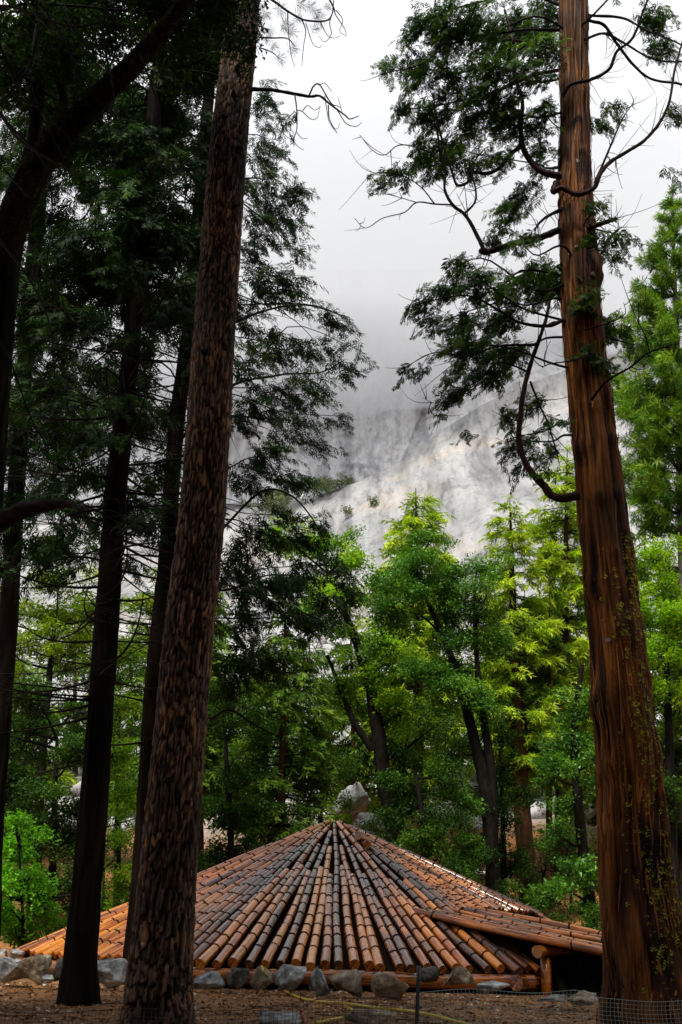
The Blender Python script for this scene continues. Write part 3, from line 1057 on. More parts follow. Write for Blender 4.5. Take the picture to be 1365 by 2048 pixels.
def place_log(parent, p0, p1, r0, r1, seed, name='log', mtl=None, bands=None, tone=None, up=(0, 0, 1)):
    p0 = np.asarray(p0, float); p1 = np.asarray(p1, float)
    L = np.linalg.norm(p1 - p0)
    me = log_mesh(L, r0, r1, seed, tone=tone)
    o = link(name, me, mtl or M['log'])
    xd = Vector((p1 - p0) / L); yd = Vector(up).cross(xd).normalized(); zd = xd.cross(yd)
    m = Matrix((xd, yd, zd)).transposed().to_4x4()
    m.translation = Vector(p0)
    o.parent = parent
    o.matrix_parent_inverse = Matrix.Translation(parent.location).inverted()
    o.matrix_basis = m
    if bands is not None and len(bands):
        g = Geo(); q = np.random.default_rng(seed + 999)
        for t in bands:
            if not (0.06 < t < L - 0.06):
                continue
            rr = r0 + (r1 - r0) * t / L + 0.006
            th = np.linspace(0, 2 * np.pi, 10)[:-1]
            sag = q.uniform(-0.03, 0.03)
            V = []
            w = q.uniform(0.009, 0.017)
            for dx, k in ((-w, -0.012), (-w, 0.007), (w, 0.007), (w, -0.012)):
                V.append(np.stack([t + dx + sag * np.sin(th), (rr + k) * np.cos(th) + me_off(L, t, seed)[0], (rr + k) * np.sin(th) + me_off(L, t, seed)[1]], 1))
            g.add(np.concatenate(V), ring_faces(4, 9), 0.5)
        if g.n:
            b = link('lashing', g.mesh('lashing'), M['lashing'])
            b['kind'] = 'stuff'
            b.parent = o
    return o


def me_off(L, t, seed):
    g = np.random.default_rng(seed)
    return 0.018 * math.sin(t * 1.3 + g.uniform(0, 6)), 0.014 * math.sin(t * 1.7 + g.uniform(0, 6))


# porch over the entrance on the right
for pd in np.arange(19.5, 25, 0.02):               # where the line of sight meets the slope
    PA = at(832, 1824, pd)
    if PA[2] < roof_z(PA[0], PA[1]) + 0.16:
        break
PN = np.array([FN[1][0], FN[1][1], 0.0]); PLAT = np.array([-PN[1], PN[0], 0.0])
PB0 = at(1210, 1906, 19.45)
pdir = PB0 - PA; plen = np.linalg.norm(pdir); pdir /= plen
plat = at(1210, 1876, 21.4) - PB0
plat = plat - pdir * plat.dot(pdir); PW = np.linalg.norm(plat); plat /= PW
porch_len = plen + 1.4
NL = 168
lv = [0.42, 3.0, 1.7, 3.4, 0.9, 3.1, 1.6, 3.6]
for i in range(NL):
    phi = 2 * math.pi * (i + 0.5) / NL + rng.uniform(-0.006, 0.006)
    dr = np.array([math.sin(phi), -math.cos(phi)])
    # distance out to the eave along this direction
    k = max(float(dr.dot(nrm)) for nrm in FN)
    re = AP / k
    front = dr[1] < 0.35
    if dr[1] > 0.80:
        continue                                      # the far slope, out of sight behind the apex: covered by the dark backing
    rin = lv[i % 8] * rng.uniform(0.85, 1.15)
    if 1.05 < phi < 1.55 and rin < 9:                 # logs cut short where the porch opening is
        pass
    rb = rng.uniform(0.074, 0.098); rt = 0.052 * rng.uniform(0.85, 1.15)
    rt = rb + (rt - rb) * (re - rin) / re
    ex = rng.uniform(0.02, 0.16)
    lift = 0.10
    p0 = np.array([RC[0] + dr[0] * (re + ex), RC[1] + dr[1] * (re + ex), ZA - KS * k * (re + ex) + lift])
    p1 = np.array([RC[0] + dr[0] * rin, RC[1] + dr[1] * rin, ZA - KS * k * rin + lift - 0.01])
    if lv[i % 8] < 0.5:
        p1 = p1 + (p1 - p0) / np.linalg.norm(p1 - p0) * rng.uniform(-0.15, 0.28)
    # the slope is open under the porch: logs there stop at its upper edge
    lat = np.array([plat[0], plat[1]]) / np.hypot(plat[0], plat[1]); lng = np.array([pdir[0], pdir[1]]) / np.hypot(pdir[0], pdir[1])
    rel = p0[:2] - PA[:2]
    if rel.dot(lat) > 0.45 and rel.dot(lng) > 0.4:
        for t in np.linspace(0, 1, 60):
            q = p0 + (p1 - p0) * t
            r2 = q[:2] - PA[:2]
            if r2.dot(lng) < 0.35 or r2.dot(lat) < 0.1:
                break
        if t > 0.8: continue
        re_old = re; p0 = q; 
    L = np.linalg.norm(p1 - p0)
    bands = []
    for q in range(1, 19):
        dd = AP - q * 0.41 + rng.uniform(-0.07, 0.07)   # rows of lashing parallel to the eave
        t = (re + ex - dd / k) * L / (re + ex - rin)
        bands.append(t)
    place_log(house, p0, p1, rb, rt, 100 + i, bands=bands if front else None, tone=float(np.clip(rng.normal(0.37, 0.30), 0, 1)))

# near-black sheets added under the logs, standing in for shade in the gaps
g = Geo()
ring = []
for k in range(8):
    a = PH0 + (k + 0.5) * math.pi / 4
    rr = AP / math.cos(math.pi / 8) - 0.12
    ring.append([RC[0] + math.sin(a) * rr, RC[1] - math.cos(a) * rr, ZE + 0.02])
ring = np.array(ring)
top = np.array([[RC[0] + (p[0] - RC[0]) * 0.05, RC[1] + (p[1] - RC[1]) * 0.05, ZA - KS * AP * 0.05 - 0.03] for p in ring])
low = ring * [1, 1, 0] + [0, 0, 0.55]
V = np.vstack([ring, top, low])
F = []
for k in range(8):
    k2 = (k + 1) % 8
    F.append([k, k2, 8 + k2, 8 + k])
    F.append([16 + k, 16 + k2, k2, k])
keep = [f for f in F]
g.add(V, np.array(keep))
g.build('added_shade_layer', M['shade_backing'], house, smooth=False)
g = Geo(); g.add(*tube(np.array([[RC[0], RC[1], ZA - 0.36], [RC[0], RC[1], ZA - 0.08]]), [0.5, 0.42], 10))
g.build('smoke_hole_collar', M['shade_backing'], house)

# eave logs, one per side
for k in range(8):
    if k in (3, 4, 5):
        continue
    a0 = PH0 + (k - 0.5) * math.pi / 4; a1 = PH0 + (k + 0.5) * math.pi / 4
    rr = AP / math.cos(math.pi / 8) + 0.04
    p0 = np.array([RC[0] + math.sin(a0) * rr, RC[1] - math.cos(a0) * rr, ZE - 0.13])
    p1 = np.array([RC[0] + math.sin(a1) * rr, RC[1] - math.cos(a1) * rr, ZE - 0.13])
    d = (p1 - p0) / np.linalg.norm(p1 - p0)
    sh = -0.015 * (k % 2)
    if k == 1:
        p1 = p0 + (p1 - p0) * 0.12
    place_log(house, p0 - d * 0.22 + [0, 0, sh], p1 + d * 0.22 + [0, 0, sh], 0.135, 0.12, 400 + k, 'eave_log', tone=0.28 if k == 0 else 0.15)

place_log(house, PA + pdir * porch_len, PA - pdir * 0.05, 0.075, 0.06, 500, 'porch_log', tone=0.35, bands=[2.0, porch_len - 0.4])
off = 0.13
for i in range(26):
    rr = rng.uniform(0.048, 0.085)
    if off > PW:
        break
    s = PA + plat * off + np.array([0, 0, 0.01 + 0.07 * rng.random()])
    q0 = s + pdir * (porch_len + rng.uniform(-0.1, 0.1))
    t0 = 0.0
    # start where the porch meets the main slope
    for t in np.arange(-1.5, 3.5, 0.05):
        w = s + pdir * t
        if w[2] > roof_z(w[0], w[1]) + 0.12:
            t0 = t; break
    place_log(house, q0, s + pdir * (t0 - rng.uniform(0, 0.3)), rr, rr * 0.8, 510 + i, 'porch_log', tone=float(np.clip(rng.normal(0.28, 0.22), 0, 1)), bands=np.arange(0.5, 6, 0.6) + rng.uniform(-0.1, 0.1))
    off += rr * 2.2
pw = off
# dark underside sheet added so that no daylight shows through
nzv = np.cross(pdir, plat); nzv /= np.linalg.norm(nzv)
if nzv[2] < 0: nzv = -nzv
V = np.array([PA + plat * 0.02 + pdir * 0.1, PA + plat * (pw + 0.05) + pdir * 0.1, PA + plat * (pw + 0.05) + pdir * (porch_len - 0.1), PA + plat * 0.02 + pdir * (porch_len - 0.1)]) - nzv * 0.06
g = Geo(); g.add(np.vstack([V, V - nzv * 0.04]), np.array([[0, 1, 2, 3], [7, 6, 5, 4], [0, 4, 5, 1], [1, 5, 6, 2], [2, 6, 7, 3], [3, 7, 4, 0]]))
g.build('porch_light_block', M['shade_backing'], house, smooth=False)
# cross beam with its round cut end toward the viewer, and the post under it
bt = float(np.dot(at(1085, 1886, 20.1) - PA, pdir))
for j, tt in enumerate((bt, porch_len - 0.55)):
    e0 = PA + pdir * tt - nzv * 0.20 - plat * 0.22
    e1 = PA + pdir * tt - nzv * 0.20 + plat * (pw + 0.25)
    place_log(house, e0, e1, 0.10, 0.09, 540 + j, 'porch_beam', tone=0.6)
    vv, ff = tube(np.array([e0 - plat * 0.012, e0 - plat * 0.002]), 0.096, 14)
    g = Geo(); g.add(vv, ff); g.build('log_end', M['log_end'], house)
    for e, sgn in ((e0, 0.30), (e1, -0.3)):
        b = e + plat * sgn * np.sign(1)
        gz0 = float(gz(b[0], b[1])) - 0.15
        hgt = b[2] - 0.11 - gz0
        pv_, pf_ = box([b[0], b[1], gz0 + hgt / 2], [0.15, 0.15, hgt], math.atan2(pdir[1], pdir[0]) + 0.1)
        g = Geo(); g.add(pv_, pf_, 0.55); g.build('porch_post', M['log'], house, smooth=False)
# near-black pole wall, far side and back, added so the opening reads dark
wlen = porch_len - 0.3
for i in range(26):
    b = PA + plat * (pw - 0.15) + pdir * (i * wlen / 25)
    z0 = float(gz(b[0], b[1])) - 0.1
    place_log(house, [b[0], b[1], z0], [b[0], b[1], max(z0 + 0.3, b[2] - 0.12)], 0.115, 0.11, 560 + i, 'added_dark_pole', M['shade_backing'], tone=0.1, up=(1, 0, 0))
for i, (a, c) in enumerate((((1150, 1935), (1205, 1962)), ((1105, 1945), (1135, 1975)))):
    p0, p1 = at(*a, 20.6), at(*c, 20.2)
    place_log(house, p1 + [0, 0, -0.3], p0 + [0, 0, 0.25], 0.10, 0.08, 600 + i, 'fallen_log', M['trunk_black'], tone=0.4)  # shade put into the colour: leaning logs kept near-black in the opening

# thick log pair that stands proud at the right of the apex
for i, (a, c, ra, rb_) in enumerate((((716, 1673), (812, 1722), 0.095, 0.13), ((698, 1668), (735, 1690), 0.06, 0.09))):
    def on_roof(q):
        best = min(np.arange(23, 29, 0.02), key=lambda D_: abs(at(*q, D_)[2] - roof_z(*at(*q, D_)[:2]) - 0.24))
        return at(*q, best)
    p0, p1 = on_roof(a), on_roof(c)
    place_log(house, p1, p0, rb_, ra, 620 + i, 'ridge_log', tone=0.35, bands=[0.3, 0.7])

# ------------------------------------------------------------------ boulders along the eave
for (lab, x, y, w, h, D, mt, sd) in [
    ('low grey angular rock just right of the big pine trunk', 419, 1962, 66, 30, 18.3, 'rock_grey', 1),
    ('rounded dark brown rock beside the low grey angular rock', 477, 1957, 46, 38, 18.2, 'rock_dark', 2),
    ('brown pointed rock where the yellow hose begins', 521, 1958, 46, 44, 18.5, 'rock_brown', 3),
    ('broad blue grey rock right of the hose end', 579, 1953, 68, 46, 18.2, 'rock_grey', 4),
    ('tall upright grey rock below the middle logs', 642, 1950, 44, 52, 18.1, 'rock_grey', 5),
    ('big squarish brown and grey rock right of the tall upright one', 700, 1964, 72, 46, 17.9, 'rock_brown', 6),
    ('wide wedge of pale brown rock left of the steel fence post', 793, 1955, 76, 48, 18.0, 'rock_brown', 7),
    ('small dark rock just right of the steel fence post', 861, 1952, 46, 28, 18.2, 'rock_dark', 8),
    ('domed brown grey rock under the short right hand logs', 920, 1951, 72, 36, 18.1, 'rock_brown', 9),
    ('flat grey slab of rock in front of the porch opening', 985, 1972, 70, 22, 17.9, 'rock_grey', 10),
    ('long flat pale stone by the foot of the porch post', 1108, 1996, 58, 13, 16.8, 'rock_grey', 11),
    ('brown grey stone between porch post and cedar trunk', 1166, 1993, 62, 26, 16.4, 'rock_brown', 12),
    ('long pale grey boulder at the left edge', 18, 1938, 72, 46, 18.5, 'rock_grey', 13),
    ('large brown domed boulder left of the black trunk', 72, 1936, 72, 50, 18.2, 'rock_brown', 14),
    ('small bluish stone in front of the brown domed boulder', 97, 1956, 28, 16, 17.8, 'rock_grey', 15),
    ('blocky brown rock half hidden by the black trunk', 122, 1940, 42, 42, 18.3, 'rock_dark', 16),
    ('jagged grey boulder between the black trunk and the pine', 216, 1944, 78, 50, 18.2, 'rock_grey', 17),
    ('small pale stone at the far left tip of the roof', 31, 1908, 32, 17, 21.5, 'rock_grey', 18),
    ('pale boulder cut by the left picture edge behind the row', 4, 1907, 28, 22, 21.8, 'rock_grey', 19),
    ('orange stained boulder at the left edge behind the row', 6, 1920, 36, 22, 20.0, 'rock_orange', 20),
    ('dark rock at the bottom edge behind the black netting', 556, 2036, 88, 36, 12.3, 'rock_grey', 21),
    ('flat grey rock at the bottom edge beside the hose loop', 745, 2034, 110, 30, 12.4, 'rock_brown', 22),
]:
    rock(lab, x, y, w, h, D, M[mt], sd, rg=0.09, sub=3, npts=12)
for k in range(7):
    x = [1040, 1010, 455, 560, 660, 760, 300][k]
    p = gpt(x, 1976 + (k % 3) * 6)
    s = rng.uniform(0.05, 0.09)
    v, f = hull(50 + k, 12, 0.7, 1)
    g = Geo(); g.add(v * s + p, f)
    tag(g.build('stone', M['rock_grey'], smooth=False), ['loose stone by the porch opening, farthest right', 'loose stone before the flat slab near the porch', 'loose stone below the rounded dark brown rock', 'loose stone below the broad blue grey rock', 'loose stone below the tall upright rock', 'loose stone left of the pale brown wedge rock', 'loose stone at the foot of the pine'][k], 'stone', 'loose stones on the forest floor')

# ------------------------------------------------------------------ right: big incense cedar
FR = -math.pi / 2                                  # the side of a trunk that faces the viewer
CD = 12.6
rows = [(1302, 2110, 196), (1297, 2000, 178), (1294, 1950, 168), (1272, 1700, 142), (1256, 1500, 128), (1228, 1250, 110), (1203, 1000, 97), (1181, 800, 86), (1165, 650, 77), (1156, 500, 72), (1151, 350, 64), (1150, 200, 58), (1148, 0, 57), (1146, -260, 50), (1145, -520, 36), (1144, -760, 12)]
P, W = traced(rows, CD)
cedar = thing('incense_cedar', 'big incense cedar with orange red furrowed bark and yellow lichen, right side', 'tree', (P[1][0], CD, float(gz(P[1][0], CD))))


def kz_of(py, axis):
    z = at(1200, py, CD)[2]
    ln = np.concatenate([[0], np.cumsum(np.linalg.norm(np.diff(axis, axis=0), axis=1))])
    return float(np.interp(z, axis[:, 2], ln))


AX0 = spline(P, 400)
kn = [(kz_of(py, AX0), FR + da, s, h) for py, da, s, h in [(1270, 0.15, 0.16, 0.09), (1250, 0.9, 0.09, 0.05), (1410, -1.1, 0.2, 0.10), (1180, -0.9, 0.12, 0.07), (1160, 0.75, 0.08, 0.05), (1010, -0.3, 0.08, 0.05), (1000, 0.5, 0.06, 0.04), (905, -1.0, 0.10, 0.08), (830, 0.0, 0.09, 0.05), (890, 0.6, 0.06, 0.05), (660, 0.2, 0.06, 0.04), (545, 1.15, 0.20, 0.11), (500, 0.0, 0.08, 0.05), (375, -1.2, 0.13, 0.10), (320, 0.3, 0.05, 0.03), (255, 0.0, 0.05, 0.03), (420, -1.1, 0.10, 0.07), (455, 0.9, 0.07, 0.05), (1340, 0.5, 0.06, 0.04), (1440, 0.1, 0.07, 0.04), (1540, -0.9, 0.08, 0.05), (1120, 0.1, 0.06, 0.04), (1075, 0.6, 0.05, 0.035), (740, -0.4, 0.06, 0.04), (700, 0.8, 0.06, 0.04), (200, 0.4, 0.05, 0.03), (120, -0.3, 0.06, 0.04)]]
CP, CR, CV, _ = trunk('trunk', P, W, 144, 560, 'cedar', M['bark_cedar'], cedar, 0.10, kn)
# pale cut faces of sawn branches
for (x, y, r) in [(1158, 321, 4), (1138, 506, 4), (1157, 491, 3), (1161, 651, 4), (1192, 548, 6), (1219, 1278, 6)]:
    d = ray(x, y)
    front = CV[:, 72:144].reshape(-1, 3)
    q = front - EYEP
    off = np.linalg.norm(q - np.outer(q @ d, d), axis=1)
    near = np.where(off < off.min() + 0.02)[0]
    c = front[near[np.argmin((q @ d)[near])]]
    k = np.argmin(np.linalg.norm(CP - c, axis=1))
    nrm = c - CP[k]; nrm /= np.linalg.norm(nrm)
    s_ = r * px2m(c)
    v, f = tube(np.array([c - nrm * 0.08, c + nrm * 0.006]), [s_ * 1.1, s_], 9, True, 0.4, int(x))
    gg = Geo(); gg.add(v, f, 0.5); gg.build('cut_knot', M['cut'], cedar, smooth=False)
# loose fibrous strips of bark
g = Geo()
for _ in range(1500):
    k = int(rng.integers(4, 490)); j = int(rng.integers(0, 144)) 
    nseg = int(rng.integers(6, 22)); kk = np.minimum(np.arange(k, k + nseg, 2), len(CP) - 1)
    if len(kk) < 3: continue
    base = CV[kk, j]; ax_ = CP[kk]
    nrm = base - ax_; nrm /= np.linalg.norm(nrm, axis=1)[:, None]
    sd = np.cross(nrm, [0, 0, 1.0]); sd /= np.linalg.norm(sd, axis=1)[:, None]
    t_ = np.linspace(0, 1, len(kk))[:, None]
    w_ = rng.uniform(0.006, 0.020) * (1 - 0.7 * np.abs(2 * t_ - 1)) * min(1, CR[k] / 0.3)
    lift = 0.006 + rng.uniform(0.0, 0.022) * (t_ if rng.random() < 0.5 else 1 - t_) ** 2
    mid = base + nrm * lift + sd * rng.normal() * 0.02 * t_
    V = np.stack([mid - sd * w_, mid + nrm * 0.005, mid + sd * w_], 1).reshape(-1, 3)
    n_ = len(kk)
    q0 = np.arange(n_ - 1)[:, None] * 3 + np.arange(2)[None, :]
    F = np.stack([q0, q0 + 1, q0 + 4, q0 + 3], -1).reshape(-1, 4)
    g.add(V, F, rng.uniform(0.15, 0.95))
g.build('bark_strips', M['bark_cedar'], cedar, True, {'ridge': np.ones(g.n) * 0.95})['kind'] = 'stuff'
# traced limbs
limbs = [
    ([(1122, 459), (1075, 477), (1034, 485), (998, 497), (973, 505), (962, 501)], 15, 11, 0, -0.4, 'twig'),
    ([(970, 503), (947, 456), (929, 428), (906, 410), (890, 379), (891, 340), (880, 300), (872, 230)], 9, 4, -0.4, 0, 'twig'),
    ([(906, 410), (870, 408), (834, 405), (809, 425), (767, 436), (732, 456), (709, 436)], 4, 1.2, -0.4, -0.3, 'twig'),
    ([(929, 428), (950, 405), (952, 380), (945, 355), (938, 335)], 5, 3, -0.4, 0, 'twig'),
    ([(834, 405), (800, 395), (770, 388), (742, 390)], 2, 1, -0.4, -0.2, 'twig'),
    ([(870, 408), (840, 372), (800, 350), (760, 345), (735, 352)], 3, 1.2, -0.4, 0.2, 'twig'),
    ([(890, 330), (850, 300), (800, 290), (770, 310), (745, 300), (720, 270)], 3.5, 1.2, -0.4, 0.2, 'twig'),
    ([(1124, 352), (1085, 343), (1060, 320), (1045, 290), (1042, 250), (1045, 200), (1030, 150), (1028, 90), (1010, 20)], 15, 5, -0.3, 0.3, 'twig_red'),
    ([(1045, 290), (1020, 310), (1000, 335), (975, 347), (945, 345), (935, 365), (915, 370), (905, 345), (890, 300), (872, 230), (868, 190)], 10, 3, -0.2, -0.4, 'twig'),
    ([(1113, 366), (1108, 383), (1124, 376), (1150, 388), (1170, 386), (1190, 374), (1200, 350), (1220, 325), (1260, 300), (1290, 280), (1320, 245), (1340, 200), (1350, 140), (1372, 60)], 14, 4, -0.42, -0.3, 'twig_red'),
    ([(1190, 366), (1210, 320), (1235, 260), (1250, 230), (1268, 205)], 6, 1.5, -0.4, -0.2, 'twig'),
    ([(1126, 192), (1142, 169), (1183, 159), (1219, 138), (1234, 103), (1265, 77), (1290, 15), (1310, -40)], 9, 4, -0.4, -0.6, 'twig'),
    ([(1178, 41), (1209, 51), (1234, 87), (1270, 133), (1306, 159), (1365, 169), (1420, 190)], 7, 4, -0.1, 0.3, 'twig'),
    ([(1178, 31), (1245, 36), (1296, 62), (1347, 82), (1420, 120)], 6, 3, 0, -0.5, 'twig'),
    ([(1170, 79), (1209, 67), (1250, 87), (1306, 118), (1365, 123), (1420, 110)], 6, 3, -0.2, 0.5, 'twig'),
    ([(1176, 457), (1205, 447), (1234, 437)], 11, 8, -0.2, -0.1, 'twig_red'),
    ([(1160, 991), (1112, 995), (1085, 968), (1060, 940), (1045, 910), (1038, 870), (1045, 800), (1058, 740), (1075, 690), (1092, 640), (1100, 600)], 19, 6, -0.3, 0.4, 'twig_red'),
    ([(1128, 640), (1095, 652), (1040, 645), (1000, 622), (940, 592), (870, 600), (820, 615)], 9, 2, -0.2, -0.5, 'twig'),
    ([(1075, 690), (1000, 692), (930, 712), (870, 705), (805, 738)], 6, 1.5, -0.1, 0.4, 'twig'),
    ([(1060, 745), (1000, 725), (960, 760), (900, 792), (878, 832)], 5, 1.2, 0, -0.4, 'twig'),
    ([(1061, 763), (1080, 811), (1098, 850), (1117, 917)], 5, 3, -0.1, 0.1, 'twig'),
    ([(950, 770), (900, 800), (870, 806), (845, 795)], 2.5, 0.8, 0, -0.3, 'twig'),
    ([(1183, 800), (1215, 762), (1260, 735), (1300, 705), (1345, 690)], 7, 2.5, -0.5, -0.8, 'twig'),
    ([(1300, 705), (1290, 670), (1275, 640), (1268, 618), (1285, 610)], 3, 1.2, -0.7, -0.6, 'twig'),
    ([(1120, 845), (1090, 862), (1050, 870), (1010, 880)], 4, 1.5, -0.2, -0.4, 'twig'),
    ([(1180, 712), (1140, 722), (1100, 728), (1085, 735)], 4, 2, -0.5, -0.4, 'twig'),
    ([(1170, 660), (1220, 645), (1250, 628), (1248, 605)], 4, 1, -0.5, -0.7, 'twig'),
    ([(1122, 420), (1100, 430), (1080, 445), (1070, 460)], 8, 4, -0.2, -0.4, 'twig'),
    ([(1185, 520), (1205, 505), (1225, 470), (1240, 455)], 7, 2, -0.1, 0.1, 'twig'),
    ([(1120, 140), (1070, 150), (1000, 180), (930, 200), (850, 215), (790, 220)], 8, 2, 0.1, 0.5, 'twig'),
    ([(1120, 60), (1050, 60), (980, 70), (900, 90), (840, 130), (775, 145)], 8, 1.5, 0, -0.5, 'twig'),
    ([(1122, 10), (1060, -10), (980, 0), (900, 20), (850, 40)], 8, 2, 0, 0.6, 'twig'),
]
ltw = Geo()
for k, (pts, w0, w1, da, dd, mk) in enumerate(limbs):
    _, LP = tracedbranch(cedar, pts, w0, w1, CD + da, dd, M[mk], sides=8 if w0 > 8 else 6, rough=0.3, seed=k)
    LS = spline(LP, 40)
    for _ in range((5 + 3 * len(pts)) if w0 > 4.5 else 5):
        q = rng.integers(8, 40); st = LS[q]; tg = LS[min(q + 1, 39)] - LS[q - 1]; tg /= np.linalg.norm(tg)
        d = tg * rng.uniform(0.2, 0.9) + rng.normal(size=3) * 0.55
        L_ = rng.uniform(0.10, 0.42); tt = np.linspace(0, 1, 8)[:, None]
        Q = st + d * tt * L_ + np.array([0, 0, 1.0]) * (rng.uniform(-0.9, 0.1) * tt ** 1.5 + rng.uniform(0, 0.8) * tt ** 3) * L_ + rng.normal(size=3) * 0.28 * L_ * tt ** 2
        v, f = tube(Q, (0.0065 - 0.0045 * tt[:, 0]) * rng.uniform(0.7, 1.3), 4, False); ltw.add(v, f, 0.5)
tw = ltw; fo = Geo()
ells = [(860, 60, 70, 60), (940, 50, 80, 60), (1020, 60, 70, 60), (775, 142, 30, 14), (820, 125, 45, 25), (900, 150, 90, 50), (1000, 150, 80, 60), (1085, 110, 35, 70), (850, 230, 50, 30), (800, 215, 25, 20), (960, 230, 90, 50), (1030, 250, 60, 40), (880, 290, 60, 40), (960, 310, 70, 30), (750, 360, 28, 13), (790, 352, 40, 14), (860, 335, 50, 25), (1090, 35, 40, 40), (1090, 230, 22, 50), (1080, 320, 18, 50), (1045, 390, 50, 20), (1010, 425, 30, 25), (985, 465, 20, 20),
        (915, 530, 28, 25), (880, 580, 50, 22), (840, 618, 30, 22), (960, 560, 60, 32), (1020, 580, 60, 38), (1080, 555, 50, 45), (1140, 555, 45, 35), (870, 648, 30, 16), (930, 640, 50, 22), (1010, 640, 60, 22), (1170, 600, 40, 25), (900, 690, 40, 18), (830, 738, 28, 12), (940, 690, 60, 22), (1000, 700, 60, 22), (920, 740, 40, 18), (900, 790, 25, 22), (880, 828, 14, 12), (980, 745, 40, 18), (930, 868, 9, 12),
        (1200, 480, 28, 28), (1240, 470, 25, 18), (1225, 510, 25, 14), (1195, 410, 18, 22), (1210, 645, 28, 25), (1238, 672, 24, 18), (1180, 705, 30, 26), (1215, 725, 18, 18), (1020, 830, 24, 18), (1015, 880, 16, 28), (1060, 800, 18, 18), (1090, 850, 14, 18), (1060, 890, 18, 28), (1110, 900, 24, 14), (1030, 930, 14, 18), (1080, 940, 18, 14), (1120, 830, 14, 10), (1330, 100, 40, 25), (1350, 220, 20, 25), (1310, 35, 40, 28), (1358, 345, 12, 8), (1230, 215, 18, 14), (1195, 245, 13, 32), (1040, 480, 35, 15), (1270, 690, 20, 12)]
pads(fo, tw, ells, CD, CP, FROND[:5] + FROND_MID[:2], 0.36, 21, 0.45, 0.35, (0.1, 0.85), limb=0.3)
# crown above the picture
up_ells = [(1145 + rng.uniform(-330, 330), rng.uniform(-900, -30), rng.uniform(60, 110), rng.uniform(40, 70)) for _ in range(26)]
pads(fo, tw, up_ells, CD, CP, FROND_MID, 0.55, 2.2, 1.2, 0.3)
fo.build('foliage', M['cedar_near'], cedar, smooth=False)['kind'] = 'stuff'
tw.build('twigs', M['twig'], cedar)['kind'] = 'stuff'
# lichen tufts on the lower trunk
g = Geo()
cz = CP[:, 2]
pos, nr = [], []
for _ in range(3200):
    py = 1980 - 900 * rng.random() ** 0.75
    k = int(np.clip(np.interp(at(1250, py, CD)[2], cz, np.arange(len(cz))), 0, len(cz) - 1))
    a = FR + rng.normal(0.7, 0.5)
    if fbm(np.array([a * 5.0]), np.array([cz[k] * 1.4]), 3, seed=44)[0] < 0.44:
        continue
    j = int(round((a % (2 * np.pi)) / (2 * np.pi) * 144)) % 144
    pos.append(CV[k, j]); nr.append(CV[k, j] - CP[k])
pos = np.array(pos); nr = np.array(nr); nr /= np.linalg.norm(nr, axis=1)[:, None]
scatter(g, [leaf_clump(200 + s, 16, 0.45, 0.8) for s in range(3)], pos, np.cross(nr, [0, 0, 1.0]), nr, (0.005 + 0.034 * rng.random(len(pos)) ** 3), rng.random(len(pos)))
g.build('lichen', M['moss'], cedar, smooth=False)['kind'] = 'stuff'

